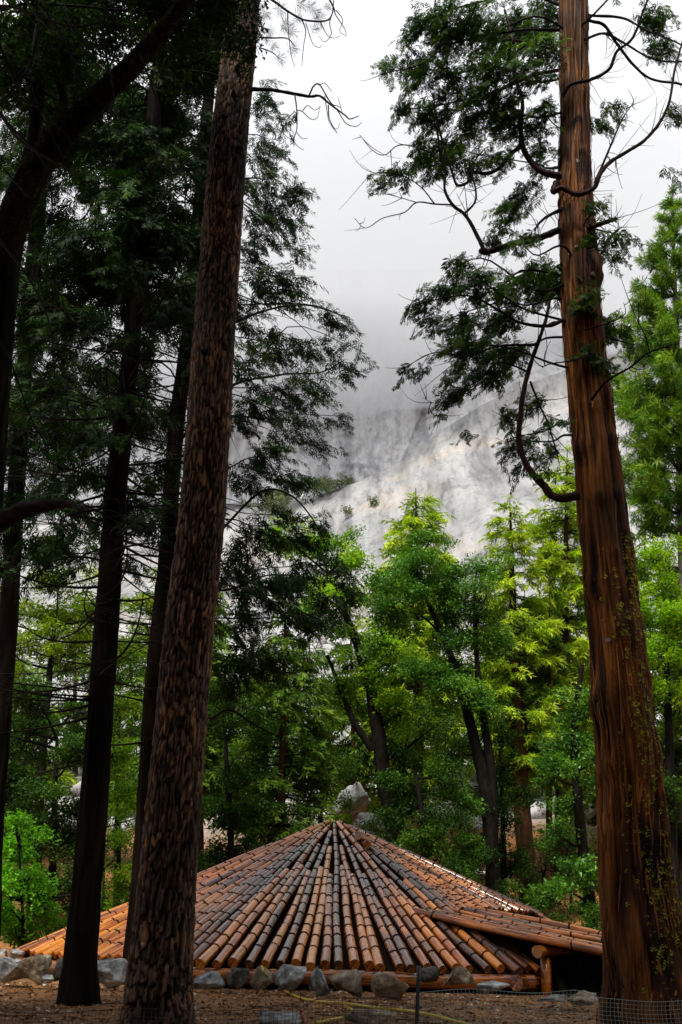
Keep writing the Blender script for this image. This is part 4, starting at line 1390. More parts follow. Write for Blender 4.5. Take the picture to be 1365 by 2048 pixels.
# ------------------------------------------------------------------ left: ponderosa pine
PD = 12.4
rows = [(312, 2110, 158), (316, 2040, 144), (320, 1950, 132), (332, 1800, 120), (357, 1500, 106), (380, 1250, 100), (407, 1000, 92), (427, 700, 85), (441, 500, 81), (457, 300, 75), (473, 150, 70), (489, 0, 64), (515, -260, 54), (540, -520, 40), (560, -760, 14)]
P, W = traced(rows, PD)
pine = thing('ponderosa_pine', 'tall straight pine with plated orange brown bark, left of the roundhouse', 'tree', (P[1][0], PD, float(gz(P[1][0], PD))))
PP, PR, PV, _ = trunk('trunk', P, W, 148, 640, 'pine', M['bark_pine'], pine, 0.05, [])
k = 0
for pts, w0, w1, da, dd in [
    ([(505, 178), (545, 180), (590, 188), (620, 193), (640, 192), (660, 208), (690, 230), (700, 238), (718, 232)], 9, 1.6, 0, -0.5),
    ([(590, 189), (594, 220), (594, 258), (588, 280), (598, 294), (608, 300)], 3, 1, -0.25, -0.2),
    ([(618, 193), (628, 172), (640, 170), (658, 200), (676, 222), (692, 246), (712, 253), (724, 245)], 4, 1.2, -0.3, 0.2),
    ([(594, 220), (605, 223), (622, 238), (635, 235), (640, 212)], 2.4, 1, -0.3, 0.3),
    ([(606, 221), (616, 211), (630, 220), (642, 213)], 2, 1, -0.3, -0.3),
    ([(657, 210), (659, 236), (668, 256), (675, 266), (663, 252)], 2.6, 1, -0.4, 0.2),
    ([(590, 222), (575, 240), (567, 262), (576, 275), (588, 281)], 2, 1, -0.3, -0.2),
    ([(640, 170), (650, 166), (660, 178), (664, 183)], 2, 1, -0.35, 0.1), ([(594, 265), (605, 277), (616, 276)], 1.8, 0.9, -0.3, 0.1),
    ([(660, 208), (680, 214), (684, 222), (676, 192)], 1.8, 0.9, -0.4, 0.1), ([(650, 192), (655, 225), (660, 246), (674, 258), (680, 246)], 1.8, 0.9, -0.4, 0.2),
    ([(512, -20), (545, 0), (580, 25), (610, 40), (650, 42), (664, 30), (668, 0)], 7, 2, 0, -0.6),
    ([(518, 75), (545, 76), (575, 77), (590, 92)], 4, 2, -0.2, -0.3), ([(520, 95), (545, 105), (560, 118)], 3, 1.5, -0.2, 0.3),
    ([(605, 40), (612, 62), (608, 90), (604, 132)], 3, 1, -0.3, 0), ([(576, 22), (577, 60), (583, 110), (590, 134)], 2.4, 1, -0.2, 0.2),
    ([(655, -10), (668, 16), (672, 30), (690, 58), (693, 74)], 4, 1, -0.5, 0.3), ([(668, 16), (660, 45), (663, 68), (650, 84), (638, 72)], 2.6, 1, -0.5, -0.2),
    ([(672, 20), (686, 40), (680, 62), (692, 72)], 2.2, 1, -0.5, 0.2), ([(612, 45), (625, 85), (638, 95), (644, 90)], 2, 0.9, -0.3, 0.2), ([(640, 42), (655, 70), (668, 76), (681, 72)], 2, 0.9, -0.4, 0.2),
    ([(440, 155), (415, 146), (380, 142), (362, 142)], 8, 3, 0.1, -0.3), ([(446, 108), (420, 106), (385, 112), (360, 130)], 7, 3, 0.1, 0.2), ([(436, 195), (410, 190), (382, 186)], 5, 2.5, 0, -0.3), ([(412, 410), (385, 405), (355, 385), (340, 372)], 5, 2, 0, -0.3), ([(418, 350), (408, 362), (390, 375)], 3, 1, -0.2, -0.2), ([(480, 358), (510, 356), (535, 360)], 5, 2, 0, 0.4), ([(455, 60), (430, 40), (412, 10)], 8, 4, 0.1, 0.4), ([(478, 400), (510, 425), (540, 450), (580, 490)], 4, 1.5, 0.2, 0.5)]:
    tracedbranch(pine, pts, w0, w1, PD + da, dd, M['twig'], sides=6, rough=0.3, seed=k); k += 1
for (x, y) in [(478, 66), (476, 135), (468, 186), (446, 232), (484, 296), (432, 292), (470, 412), (405, 700), (438, 840), (400, 1180), (352, 1345), (330, 1560)]:
    dd_ = ray(x, y); fr = PV[:, 74:148].reshape(-1, 3); qv = fr - EYEP
    of = np.linalg.norm(qv - np.outer(qv @ dd_, dd_), axis=1); nr_ = np.where(of < of.min() + 0.03)[0]
    c = fr[nr_[np.argmin((qv @ dd_)[nr_])]]; kx = np.argmin(np.linalg.norm(PP - c, axis=1)); nm = c - PP[kx]; nm /= np.linalg.norm(nm)
    v, f = tube(spline([c - nm * 0.05, c + nm * 0.03, c + nm * rng.uniform(0.05, 0.12) + [0, 0, -0.02]], 5), [0.055, 0.045, 0.034, 0.026, 0.018], 8, True, 0.5, x)
    gg = Geo(); gg.add(v, f, 0.2); gg.build('branch_stub', M['twig'], pine, smooth=False)
g = Geo()
tp = [(570, 50, 30), (560, 20, 30), (600, 8, 30), (632, 25, 26), (640, 40, 28), (584, 62, 26), (586, 96, 28), (560, 118, 26), (540, 62, 24), (548, 92, 20), (620, 12, 24), (532, 30, 24), (595, 38, 22), (630, 58, 22), (540, -10, 30), (655, 15, 18), (525, 12, 22), (535, 78, 18)]
pos = np.array([at(x, y, PD + rng.uniform(-0.6, 0.3)) for x, y, r in tp])
dirs = np.array([[rng.uniform(0.1, 0.9), rng.uniform(-0.7, 0.4), rng.uniform(-1.0, 0.1)] for _ in tp])
scatter(g, TUFT_NEAR, pos, dirs, np.tile([0.1, 0.2, 1.0], (len(tp), 1)), np.array([r * px2m(p) for (x, y, r), p in zip(tp, pos)]), rng.random(len(tp)))
for _ in range(90):                                # crown above the picture
    z = rng.uniform(19, 27); a = rng.uniform(0, 6.28); L = rng.uniform(1.0, 3.2)
    c = np.array([np.interp(z, PP[:, 2], PP[:, 0]), PD, z]); e = c + [math.cos(a) * L, math.sin(a) * L, 0.2]
    n = 5
    scatter(g, TUFT, e + rng.normal(size=(n, 3)) * 0.4, rng.normal(size=(n, 3)) + (e - c), np.tile([0, 0.1, 1.0], (n, 1)), rng.uniform(0.25, 0.4, n), rng.random(n))
g.build('needles', M['pine_dark'], pine, smooth=False)['kind'] = 'stuff'

# ------------------------------------------------------------------ left: dark cedars
def dead_branches(parent, axis, ylo, yhi, n, D, lmin, lmax, az=None):
    for k in range(n):
        py = rng.uniform(ylo, yhi)
        z = at(250, py, D)[2]
        i = int(np.argmin(np.abs(axis[:, 2] - z)))
        st = axis[i]
        a = rng.uniform(0, 2 * np.pi) if az is None else az + rng.normal() * 0.7
        L = rng.uniform(lmin, lmax)
        h = np.array([math.cos(a), math.sin(a), 0])
        sd = np.array([-h[1], h[0], 0]) * rng.normal() * 0.25
        dz = rng.uniform(-0.35, 0.1)
        t = np.linspace(0, 1, 12)[:, None]
        Pn = st + (h + sd * t) * t * L + np.array([0, 0, 1.0]) * (dz * t + 0.5 * rng.uniform(0, 0.5) * t ** 2.5) * L
        g = Geo()
        r0 = rng.uniform(0.014, 0.026)
        v, f = tube(Pn, r0 * (1.05 - t[:, 0] * 0.8), 5, False, 0.3, k); g.add(v, f, 0.5)
        for q in range(int(L * 4)):
            j = rng.integers(3, 12); s0 = Pn[j]
            d2 = h * rng.uniform(0.2, 0.9) + np.array([-h[1], h[0], 0]) * rng.choice([-1, 1]) * rng.uniform(0.4, 1.0)
            l2 = rng.uniform(0.25, 0.8)
            tt = np.linspace(0, 1, 6)[:, None]
            Q = s0 + d2 * tt * l2 + np.array([0, 0, 1.0]) * (rng.uniform(-0.9, -0.1) * tt ** 1.6 + rng.uniform(0, 0.3) * tt ** 3) * l2
            v, f = tube(Q, 0.006 * (1.1 - tt[:, 0] * 0.7), 3, False); g.add(v, f, 0.5)
        g.build('dead_branch', M['twig'], parent)


D1 = 15.0
P, W = traced([(150, 2060, 84), (158, 1990, 74), (163, 1900, 66), (180, 1700, 60), (197, 1500, 54), (210, 1300, 50), (224, 1103, 46), (234, 961, 44), (262, 705, 36), (285, 450, 32), (310, 200, 28), (330, 0, 24), (350, -300, 14), (362, -500, 5)], D1)
c1 = thing('dark_cedar', 'black trunked cedar with a lattice of bare branches, left of the pine', 'tree', (P[1][0], D1, float(gz(P[1][0], D1))))
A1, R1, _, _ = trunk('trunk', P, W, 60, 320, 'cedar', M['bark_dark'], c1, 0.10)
dead_branches(c1, A1, 560, 1430, 90, D1, 1.0, 2.6)
fo = Geo(); tw = Geo()
e1 = [(rng.uniform(60, 440), rng.uniform(-60, 660), rng.uniform(45, 85), rng.uniform(25, 45)) for _ in range(66)]
e1 += [(rng.uniform(0, 420), rng.uniform(640, 1150), rng.uniform(30, 60), rng.uniform(12, 22)) for _ in range(34)]
e1 += [(rng.uniform(200, 460), rng.uniform(-500, -60), rng.uniform(60, 90), rng.uniform(40, 60)) for _ in range(12)]
pads(fo, tw, e1, D1 + 0.6, A1, FROND_MID, 0.60, 11, 1.3, 0.4, (0.0, 0.8))
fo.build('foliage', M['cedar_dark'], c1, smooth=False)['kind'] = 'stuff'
tw.build('twigs', M['twig'], c1)['kind'] = 'stuff'

D2 = 20.5
P, W = traced([(262, 2000, 50), (275, 1850, 44), (290, 1667, 40), (310, 1359, 38), (336, 1103, 36), (344, 961, 34), (364, 756, 32), (380, 640, 30), (402, 380, 26), (425, 100, 20), (440, -100, 14), (455, -330, 4)], D2)
c2 = thing('dark_cedar', 'dark cedar with drooping sprays hanging out right of the pine trunk', 'tree', (P[0][0], D2, 0.86))
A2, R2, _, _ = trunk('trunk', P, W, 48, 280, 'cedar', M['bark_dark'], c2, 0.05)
fo = Geo(); tw = Geo()
e2 = [(530, 200, 22, 60), (540, 300, 40, 60), (570, 240, 22, 26), (588, 380, 28, 38), (560, 440, 60, 50), (600, 490, 32, 22), (560, 560, 70, 40), (600, 600, 40, 26), (660, 640, 48, 18), (700, 640, 18, 14), (640, 692, 80, 16), (722, 702, 18, 13), (690, 728, 28, 16), (570, 700, 70, 45), (620, 762, 60, 16), (560, 800, 70, 36), (640, 790, 38, 16), (680, 832, 24, 16), (600, 850, 60, 26), (640, 890, 38, 16), (540, 900, 50, 36), (590, 955, 45, 24), (510, 960, 40, 40), (520, 1075, 50, 45), (600, 1075, 45, 26), (640, 1040, 18, 24), (570, 1030, 36, 22), (650, 1130, 55, 30), (700, 1170, 26, 30), (560, 1170, 65, 50), (620, 1230, 55, 32), (500, 1250, 40, 60), (480, 1150, 40, 60), (520, 380, 40, 60), (510, 480, 40, 60), (500, 620, 40, 60), (500, 720, 40, 50), (500, 820, 40, 50), (590, 1160, 40, 30), (660, 1200, 40, 26), (540, 1320, 60, 36), (470, 1360, 40, 40)]
e2 += [(rng.uniform(250, 430), rng.uniform(60, 620), rng.uniform(40, 70), rng.uniform(25, 45)) for _ in range(26)]
e2 += [(rng.uniform(220, 360), rng.uniform(620, 1150), rng.uniform(30, 50), rng.uniform(14, 24)) for _ in range(7)]
e2 += [(rng.uniform(380, 520), rng.uniform(-380, 60), rng.uniform(30, 60), rng.uniform(30, 50)) for _ in range(12)]
pads(fo, tw, e2, D2, A2, FROND_MID, 0.62, 15, 1.0, 0.35, (0.0, 0.8), 0.9)
fo.build('foliage', M['cedar_dark'], c2, smooth=False)['kind'] = 'stuff'
tw.build('twigs', M['twig'], c2)['kind'] = 'stuff'
dead_branches(c2, A2, 700, 1500, 26, D2, 1.0, 2.4)
for k, (pts, w0, w1, dd) in enumerate([([(330, 1120), (420, 1080), (520, 985), (580, 990), (620, 1030), (650, 1080)], 8, 2, -0.5), ([(420, 1440), (460, 1420), (510, 1450), (560, 1475)], 7, 3, 0.5), ([(345, 900), (450, 780), (560, 750), (640, 745), (690, 720)], 8, 2, -0.4), ([(360, 720), (480, 640), (600, 610), (700, 635)], 8, 2, 0.3), ([(330, 1100), (430, 1180), (540, 1150), (640, 1160)], 8, 2, 0.6)]):
    tracedbranch(c2, pts, w0, w1, D2, dd, M['twig'], sides=6, rough=0.3, seed=k)

D3 = 24.0
P, W = traced([(-30, 1990, 52), (-10, 1600, 44), (20, 1200, 38), (38, 900, 34), (70, 500, 30), (95, 200, 24), (110, -50, 16), (120, -300, 4)], D3)
c3 = thing('dark_cedar', 'dense dark cedar at the left edge behind the bare branches', 'tree', (P[0][0], D3, 0.86))
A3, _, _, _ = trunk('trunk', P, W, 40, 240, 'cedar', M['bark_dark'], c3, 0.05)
fo = Geo(); tw = Geo()
e3 = [(rng.uniform(-60, 230), rng.uniform(60, 860), rng.uniform(45, 85), rng.uniform(28, 50)) for _ in range(56)]
e3 += [(rng.uniform(-60, 200), rng.uniform(760, 1250), rng.uniform(35, 60), rng.uniform(16, 26)) for _ in range(10)]
e3 += [(rng.uniform(-40, 330), rng.uniform(740, 1130), rng.uniform(40, 75), rng.uniform(18, 30)) for _ in range(34)]
pads(fo, tw, e3, D3, A3, FROND_MID, 0.78, 9, 1.4, 0.35, (0.0, 0.7))
fo.build('foliage', M['cedar_dark'], c3, smooth=False)['kind'] = 'stuff'
tw.build('twigs', M['twig'], c3)['kind'] = 'stuff'
dead_branches(c3, A3, 700, 1300, 16, D3, 1.2, 2.8)

# ------------------------------------------------------------------ left: leaning mossy oak
DO = 10.2
P, W = traced([(-190, 2080, 130), (-130, 1700, 110), (-80, 1350, 90), (-35, 1000, 80), (-10, 700, 72), (12, 500, 66), (50, 380, 60), (108, 292, 52), (160, 232, 44), (225, 170, 44), (292, 101, 38), (350, 30, 30), (420, -80, 22), (500, -220, 10)], DO)
oak = thing('leaning_oak', 'mossy dark oak leaning in from the upper left corner', 'tree', (P[0][0], DO, float(gz(P[0][0], DO))))
OA, OR, OV, _ = trunk('trunk', P, W, 56, 400, 'oak', M['bark_oak'], oak, 0.12)
k = 0
for pts, w0, w1, da, dd, mk in [
    ([(40, 430), (70, 260), (78, 120), (80, 30), (84, -80)], 34, 22, 0.1, 0.5, 'bark'), ([(120, 260), (128, 200), (115, 150), (112, 100)], 24, 9, 0, 0.4, 'bark'),
    ([(0, 12), (30, 15), (90, 38), (150, 53), (215, 43)], 6, 3, -0.6, -0.2, 'snag'), ([(195, -10), (225, 40), (270, 60), (305, 70)], 5, 2, -0.5, 0.2, 'snag'), ([(0, 225), (40, 280), (100, 320), (150, 345)], 8, 4, -0.8, -0.2, 'snag'),
    ([(90, 20), (130, 80), (160, 150), (185, 190), (230, 230), (250, 300)], 5, 2, -0.4, 0.2, 'twig'), ([(205, 40), (215, 120), (228, 190), (218, 255), (240, 320)], 5, 2, -0.5, 0, 'twig'), ([(120, 10), (150, 60), (200, 110), (270, 130), (330, 150)], 5, 2, -0.4, 0, 'twig'),
    ([(75, 60), (60, 130), (40, 160), (0, 210)], 10, 5, -0.2, -0.3, 'twig'), ([(0, 90), (40, 180), (90, 230), (140, 280), (160, 350)], 6, 2, -0.6, 0.2, 'twig'), ([(10, 340), (60, 395), (78, 375)], 5, 3, -0.6, 0, 'snag'), ([(0, 20), (60, 8), (150, 12), (230, 20), (310, 25)], 7, 4, 0.2, 0.3, 'twig'),
    ([(20, 250), (90, 330), (105, 430), (95, 520)], 5, 2, -0.4, 0.1, 'twig'), ([(0, 480), (60, 560), (100, 650), (110, 760)], 6, 2, -0.5, -0.3, 'twig'), ([(-30, 640), (20, 720), (60, 830), (100, 900)], 6, 2, -0.4, 0.2, 'twig'), ([(280, 110), (300, 160), (320, 230), (315, 300)], 5, 2, -0.2, 0, 'twig'),
    ([(-40, 1062), (0, 1042), (50, 1020), (100, 1010), (140, 1008), (162, 1020)], 54, 8, -0.4, -0.6, 'snag')]:
    tracedbranch(oak, pts, w0, w1, DO + da, dd, M['twig'] if mk == 'twig' else M['snag'] if mk == 'snag' else M['trunk_black'], sides=8, rough=0.35, seed=k, name='broken_limb' if w0 > 50 else 'branch'); k += 1
for q in range(13):
    x0, y0 = rng.uniform(-20, 330), rng.uniform(-40, 160)
    L = rng.uniform(120, 330); a = rng.uniform(0.5, 2.0)
    pts = [(x0, y0)]
    for s in range(4):
        a += rng.normal() * 0.25
        pts.append((pts[-1][0] + math.cos(a) * L / 4, pts[-1][1] + math.sin(a) * L / 4))
    tracedbranch(oak, pts, 3.5, 1.2, DO + rng.uniform(-1.2, 1.0), rng.uniform(-0.5, 0.5), M['twig'], sides=5, seed=50 + q, name='hanging_branch')
fo = Geo()
for (x, y, rx, ry) in [(150, -20, 90, 60), (300, 10, 70, 50), (420, 10, 60, 45), (380, 60, 50, 40), (470, 25, 30, 25), (490, 55, 25, 20), (60, 60, 60, 50), (200, 60, 60, 40), (340, 120, 40, 30), (30, 160, 40, 40), (250, -40, 80, 40), (110, 120, 50, 40)]:
    dep = DO + rng.uniform(-0.2, 1.4)
    c = at(x, y, dep); s = px2m(c)
    n = int(rx * ry / 48)
    q = rng.normal(size=(n, 3)) * 0.55
    scatter(fo, CLUMP, c + q * [rx * s, 0.5, ry * s], rng.normal(size=(n, 3)), np.tile([0, 0, 1.0], (n, 1)) + 0.3 * rng.normal(size=(n, 3)), rng.uniform(0.16, 0.28, n), rng.random(n))
fo.build('foliage', M['oak_shade'], oak, smooth=False)['kind'] = 'stuff'
g = Geo(); pos, nr = [], []
for _ in range(2200):
    k = rng.integers(150, 395); j = rng.integers(0, 56)
    if fbm(np.array([j * 0.15]), np.array([k * 0.05]), 3, seed=61)[0] < 0.45 + 0.001 * (k - 250):
        continue
    pos.append(OV[k, j]); nr.append(OV[k, j] - OA[k])
pos = np.array(pos); nr = np.array(nr); nr /= np.linalg.norm(nr, axis=1)[:, None]
scatter(g, [tuft(300 + s, 14, 0.07, 1.4) for s in range(3)], pos, nr + [0, 0, -0.6], np.tile([0.3, 0.2, 1.0], (len(pos), 1)), rng.uniform(0.03, 0.08, len(pos)), rng.random(len(pos)))
g.build('moss', M['oak_moss'], oak, smooth=False)['kind'] = 'stuff'

# ------------------------------------------------------------------ forest behind the roundhouse


def broad(name, label, stems, ells, D, leaf, temps, size, per, bark, group=None, jit=0.8, sides=8):
    """broadleaf tree: traced stems, leafy masses as ellipses, a limb to each mass"""
    axes = []
    first = None
    t = None
    for rows in stems:
        P, W = traced(rows, D)
        if t is None:
            t = thing(name, label, 'tree', (P[0][0], D, float(gz(P[0][0], D))), group)
            P[0][2] = min(P[0][2], float(gz(P[0][0], D)) - 0.2)
        A = spline(P, 10 * len(P)); r = spline(W[:, None], 10 * len(P))[:, 0]
        g = Geo(); v, f = tube(A, r, sides, True, 0.22, len(axes)); g.add(v, f, 0.5)
        g.build('trunk' if not axes else 'stem', bark, t)
        axes.append(A)
    ax = np.vstack(axes)
    fo, tw = Geo(), Geo()
    for (x, y, rx, ry) in ells:
        dep = D + rng.normal() * jit
        c = at(x, y, dep); s = px2m(c)
        a, b = rx * s, ry * s
        low = ax[ax[:, 2] < c[2] - 0.2 * b]
        if not len(low): low = ax
        st = low[np.argmin(np.linalg.norm(low - c, axis=1))]
        L = spline([st, st * 0.45 + c * 0.55 + rng.normal(size=3) * 0.12 * a, c + [0, 0, 0.3 * b]], 9)
        v, f = tube(L, np.linspace(0.06, 0.018, 9), 5, False); tw.add(v, f, 0.5)
        n = max(6, int(1.65 * per * rx * ry / 1000.0))
        ns = 9                                       # leafy layers at the twig ends of this limb
        sub = rng.normal(size=(ns, 3)); sub /= np.linalg.norm(sub, axis=1)[:, None]; sub *= rng.uniform(0.3, 1.1, (ns, 1))
        w = rng.uniform(0.22, 0.50, ns)
        wk = w ** 2 / (w ** 2).sum()
        k = rng.choice(ns, n, p=wk)
        q = rng.normal(size=(n, 3)); q /= np.linalg.norm(q, axis=1)[:, None]; q *= rng.random((n, 1)) ** 0.45
        q = sub[k] + q * w[k][:, None] * [1.15, 1.15, 0.62]
        pos = c + q * [a, 0.9 * (a + b) / 2, b]
        for p in pos[::5]:
            Lt = spline([c, 0.5 * (c + p) + rng.normal(size=3) * 0.08, p], 4)
            v, f = tube(Lt, [0.018, 0.014, 0.010, 0.006], 3, False); tw.add(v, f, 0.5)
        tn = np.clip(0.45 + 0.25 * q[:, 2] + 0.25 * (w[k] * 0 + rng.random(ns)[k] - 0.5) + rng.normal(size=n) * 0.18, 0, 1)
        scatter(fo, temps, pos, rng.normal(size=(n, 3)) * [1, 1, 0.3], np.tile([0, 0, 1.0], (n, 1)) + 0.35 * rng.normal(size=(n, 3)), size * rng.uniform(0.6, 1.25, n), tn)
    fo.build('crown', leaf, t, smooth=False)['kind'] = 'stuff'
    tw.build('branches', bark, t)['kind'] = 'stuff'
    return t


def conifer(name, label, apex, foot, prof, D, leaf, bark, temps, size, nb, w0, group=None, ycrown=None, up=0.0, dens=5.0, curve=0.0):
    """apex and foot in px; prof: (py, half width px) rows; whorls of branches carrying fronds"""
    (ax_, ay), (fx, fy) = apex, foot
    rows = [(fx, fy, w0), (fx * 0.5 + ax_ * 0.5 + curve, (fy + ay) / 2, w0 * 0.72), (ax_, ay, 1.5)]
    P, W = traced(rows, D)
    base = float(gz(P[0][0], D))
    P[0][2] = min(P[0][2], base - 0.2)
    t = thing(name, label, 'tree', (P[0][0], D, base), group)
    A = spline(P, 40); r = spline(W[:, None], 40)[:, 0]
    g = Geo(); v, f = tube(A, np.maximum(r, 0.015), 9, True, 0.12, 3); g.add(v, f, 0.5)
    g.build('trunk', bark, t)
    fo, tw = Geo(), Geo()
    pr = np.array(prof, float)
    y0, y1 = pr[0, 0], pr[-1, 0]
    for k in range(nb):
        py = y0 + (y1 - y0) * ((k + rng.random()) / nb) ** 0.85
        hw = np.interp(py, pr[:, 0], pr[:, 1]) * rng.uniform(0.55, 1.08)
        z = at(ax_, py, D)[2]
        i = np.argmin(np.abs(A[:, 2] - z)); st = A[i]
        L = max(0.15, hw * px2m(st))
        a = rng.uniform(0, 2 * np.pi)
        h = np.array([math.cos(a), math.sin(a), 0])
        s = np.linspace(0, 1, 7)[:, None]
        rise = rng.uniform(-0.05, 0.25) + up
        Pn = st + h * s * L + np.array([0, 0, 1.0]) * (rise * s - (0.45 - up) * s ** 2 + 0.22 * s ** 3) * L
        v, f = tube(Pn[::2], np.linspace(0.035, 0.008, 4) * (0.5 + 0.5 * min(1, L)), 4, False); tw.add(v, f, 0.5)
        n = max(4, int(2.6 * L * dens * rng.uniform(0.7, 1.2)))
        u = 0.25 + 0.75 * rng.random(n) ** 0.75
        pos = np.stack([np.interp(u, s[:, 0], Pn[:, q]) for q in range(3)], 1) + rng.normal(size=(n, 3)) * 0.06 * L
        d = h + rng.normal(size=(n, 3)) * [0.6, 0.6, 0.25]; d[:, 2] += up - 0.15
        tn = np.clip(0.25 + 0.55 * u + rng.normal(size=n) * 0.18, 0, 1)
        scatter(fo, temps, pos, d, np.tile([0, 0, 1.0], (n, 1)) + 0.3 * rng.normal(size=(n, 3)), size * rng.uniform(0.6, 1.2, n), tn)
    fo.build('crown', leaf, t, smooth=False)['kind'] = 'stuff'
    tw.build('branches', M['twig'], t)['kind'] = 'stuff'
    return t


# row of named trees, near to far
broad('oak', 'blue green oak with two dark forking stems behind the roof, right of centre', [[(990, 1830, 34), (985, 1720, 30), (975, 1600, 28), (950, 1480, 22), (905, 1320, 15), (850, 1190, 8), (830, 1130, 4)], [(984, 1710, 24), (985, 1560, 20), (958, 1370, 13), (950, 1200, 6), (955, 1130, 3)]],
      [(830, 1150, 75, 70), (800, 1240, 75, 70), (895, 1170, 65, 80), (930, 1270, 90, 80), (880, 1340, 80, 60), (965, 1210, 45, 75), (770, 1180, 35, 60), (860, 1090, 45, 30), (940, 1400, 60, 50), (915, 1500, 55, 40), (930, 1610, 60, 35), (985, 1130, 30, 30)], 39.5, M['oak'], CLUMP_FINE, 0.46, 13, M['trunk_black'])
broad('maple', 'bright green maple with a black curving trunk left of centre', [[(800, 1760, 34), (785, 1650, 32), (768, 1560, 30), (755, 1450, 27), (735, 1350, 22), (700, 1250, 14), (660, 1150, 6)], [(745, 1500, 16), (712, 1450, 13), (690, 1400, 10), (655, 1310, 6)]],
      [(600, 1110, 75, 55), (690, 1140, 45, 75), (650, 1210, 75, 60), (725, 1290, 60, 65), (690, 1370, 50, 45), (780, 1330, 55, 50), (760, 1420, 60, 45), (560, 1070, 40, 35), (800, 1440, 50, 50), (705, 1080, 25, 30)], 43, M['maple'], CLUMP, 0.48, 11, M['trunk_black'])
broad('maple', 'leafy green maple low on the right between the roof and the big cedar', [[(1192, 1880, 26), (1175, 1760, 24), (1158, 1620, 20), (1150, 1450, 15), (1165, 1330, 8)]],
      [(1130, 1480, 60, 48), (1165, 1410, 45, 50), (1095, 1545, 55, 45), (1150, 1600, 50, 50), (1115, 1680, 45, 40), (1160, 1740, 42, 50), (1110, 1790, 45, 38), (1165, 1830, 40, 34), (1180, 1530, 30, 50)], 36.5, M['oak'], CLUMP, 0.42, 10, M['trunk_black'])
broad('maple', 'bright leafy maple behind the big cedar at the right edge', [[(1352, 1880, 26), (1345, 1700, 22), (1338, 1450, 16), (1330, 1250, 8)]],
      [(1310, 1120, 55, 50), (1345, 1190, 45, 65), (1290, 1220, 36, 50), (1335, 1310, 60, 60), (1300, 1390, 40, 50), (1360, 1420, 40, 60), (1390, 1250, 50, 80), (1280, 1310, 28, 50)], 38, M['maple'], CLUMP, 0.42, 11, M['trunk_black'])
broad('shrubby_tree', 'dark green leafy tree just behind the roof apex on the right', [[(862, 1800, 16), (852, 1700, 14), (840, 1600, 10), (830, 1540, 5)]],
      [(830, 1600, 60, 45), (880, 1640, 55, 45), (850, 1700, 60, 40), (910, 1710, 50, 40), (795, 1570, 36, 36), (930, 1760, 40, 40), (800, 1640, 34, 34), (880, 1560, 50, 34)], 37.5, M['forest'], CLUMP_FINE, 0.42, 13, M['trunk_black'])
broad('yellow_tree', 'yellow green tree glowing behind the dark trunks on the left', [[(70, 1820, 22), (80, 1600, 18), (95, 1400, 14), (110, 1250, 8)]],
      [(60, 1230, 80, 60), (190, 1210, 75, 55), (130, 1310, 90, 60), (20, 1320, 60, 60), (240, 1300, 60, 55), (110, 1160, 50, 30), (-40, 1250, 60, 70), (280, 1220, 40, 40)], 46, M['yellow'], CLUMP, 0.5, 11, M['trunk_black'])
broad('leafy_tree', 'mid green leafy tree low on the left behind the black trunk', [[(100, 1880, 18), (105, 1750, 16), (110, 1600, 12), (115, 1480, 7)]],
      [(60, 1470, 70, 55), (150, 1520, 65, 60), (30, 1570, 60, 50), (110, 1610, 70, 50), (-20, 1480, 50, 70), (140, 1680, 50, 50), (60, 1660, 50, 36), (60, 1400, 60, 40)], 34, M['forest'], CLUMP_FINE, 0.42, 14, M['trunk_black'])
broad('leafy_tree', 'green leafy tree between the black trunk and the pine', [[(238, 1860, 16), (236, 1700, 14), (235, 1550, 10), (240, 1430, 5)]],
      [(240, 1420, 50, 55), (225, 1510, 45, 55), (255, 1590, 40, 55), (225, 1680, 45, 55), (250, 1770, 45, 45), (200, 1600, 36, 50), (225, 1840, 50, 36)], 32, M['maple'], CLUMP_FINE, 0.36, 12, M['trunk_black'])
broad('young_maple', 'vivid green young maple at the lower left edge', [[(44, 1920, 8), (46, 1850, 7), (42, 1760, 5), (38, 1680, 3)]],
      [(40, 1690, 50, 40), (62, 1770, 45, 40), (20, 1740, 40, 50), (72, 1830, 42, 34), (20, 1830, 45, 40), (50, 1870, 50, 26), (-10, 1780, 40, 60), (30, 1640, 28, 24)], 27, M['vivid'], CLUMP, 0.30, 17, M['trunk_black'])
broad('leafy_tree', 'shaded green tree just right of the pine above the roof edge', [[(470, 1800, 16), (462, 1680, 14), (455, 1550, 10), (450, 1450, 5)]],
      [(450, 1430, 50, 60), (470, 1530, 50, 55), (440, 1620, 45, 55), (490, 1620, 45, 50), (460, 1710, 55, 40), (500, 1450, 36, 50), (420, 1720, 36, 36)], 38, M['forest'], CLUMP_FINE, 0.42, 13, M['trunk_black'])

broad('leafy_tree', 'shaded leafy tree between the oak stems and the brown cedar trunk', [[(1012, 1850, 14), (1008, 1720, 12), (1005, 1600, 8), (1000, 1500, 4)]],
      [(1005, 1540, 50, 45), (1015, 1630, 45, 45), (985, 1700, 50, 40), (1025, 1740, 40, 40), (1000, 1450, 45, 40), (1040, 1590, 30, 50)], 43, M['forest'], CLUMP_FINE, 0.44, 9, M['trunk_black'])
broad('leafy_tree', 'leafy tree behind the left roof slope next to the thin cedar', [[(640, 1800, 14), (640, 1680, 12), (645, 1560, 8), (650, 1450, 4)]],
      [(640, 1480, 50, 45), (610, 1560, 50, 45), (660, 1600, 45, 40), (600, 1640, 50, 36), (680, 1530, 40, 40), (540, 1590, 45, 45), (640, 1400, 50, 40), (580, 1490, 40, 40)], 47, M['oak'], CLUMP_FINE, 0.46, 9, M['trunk_black'])
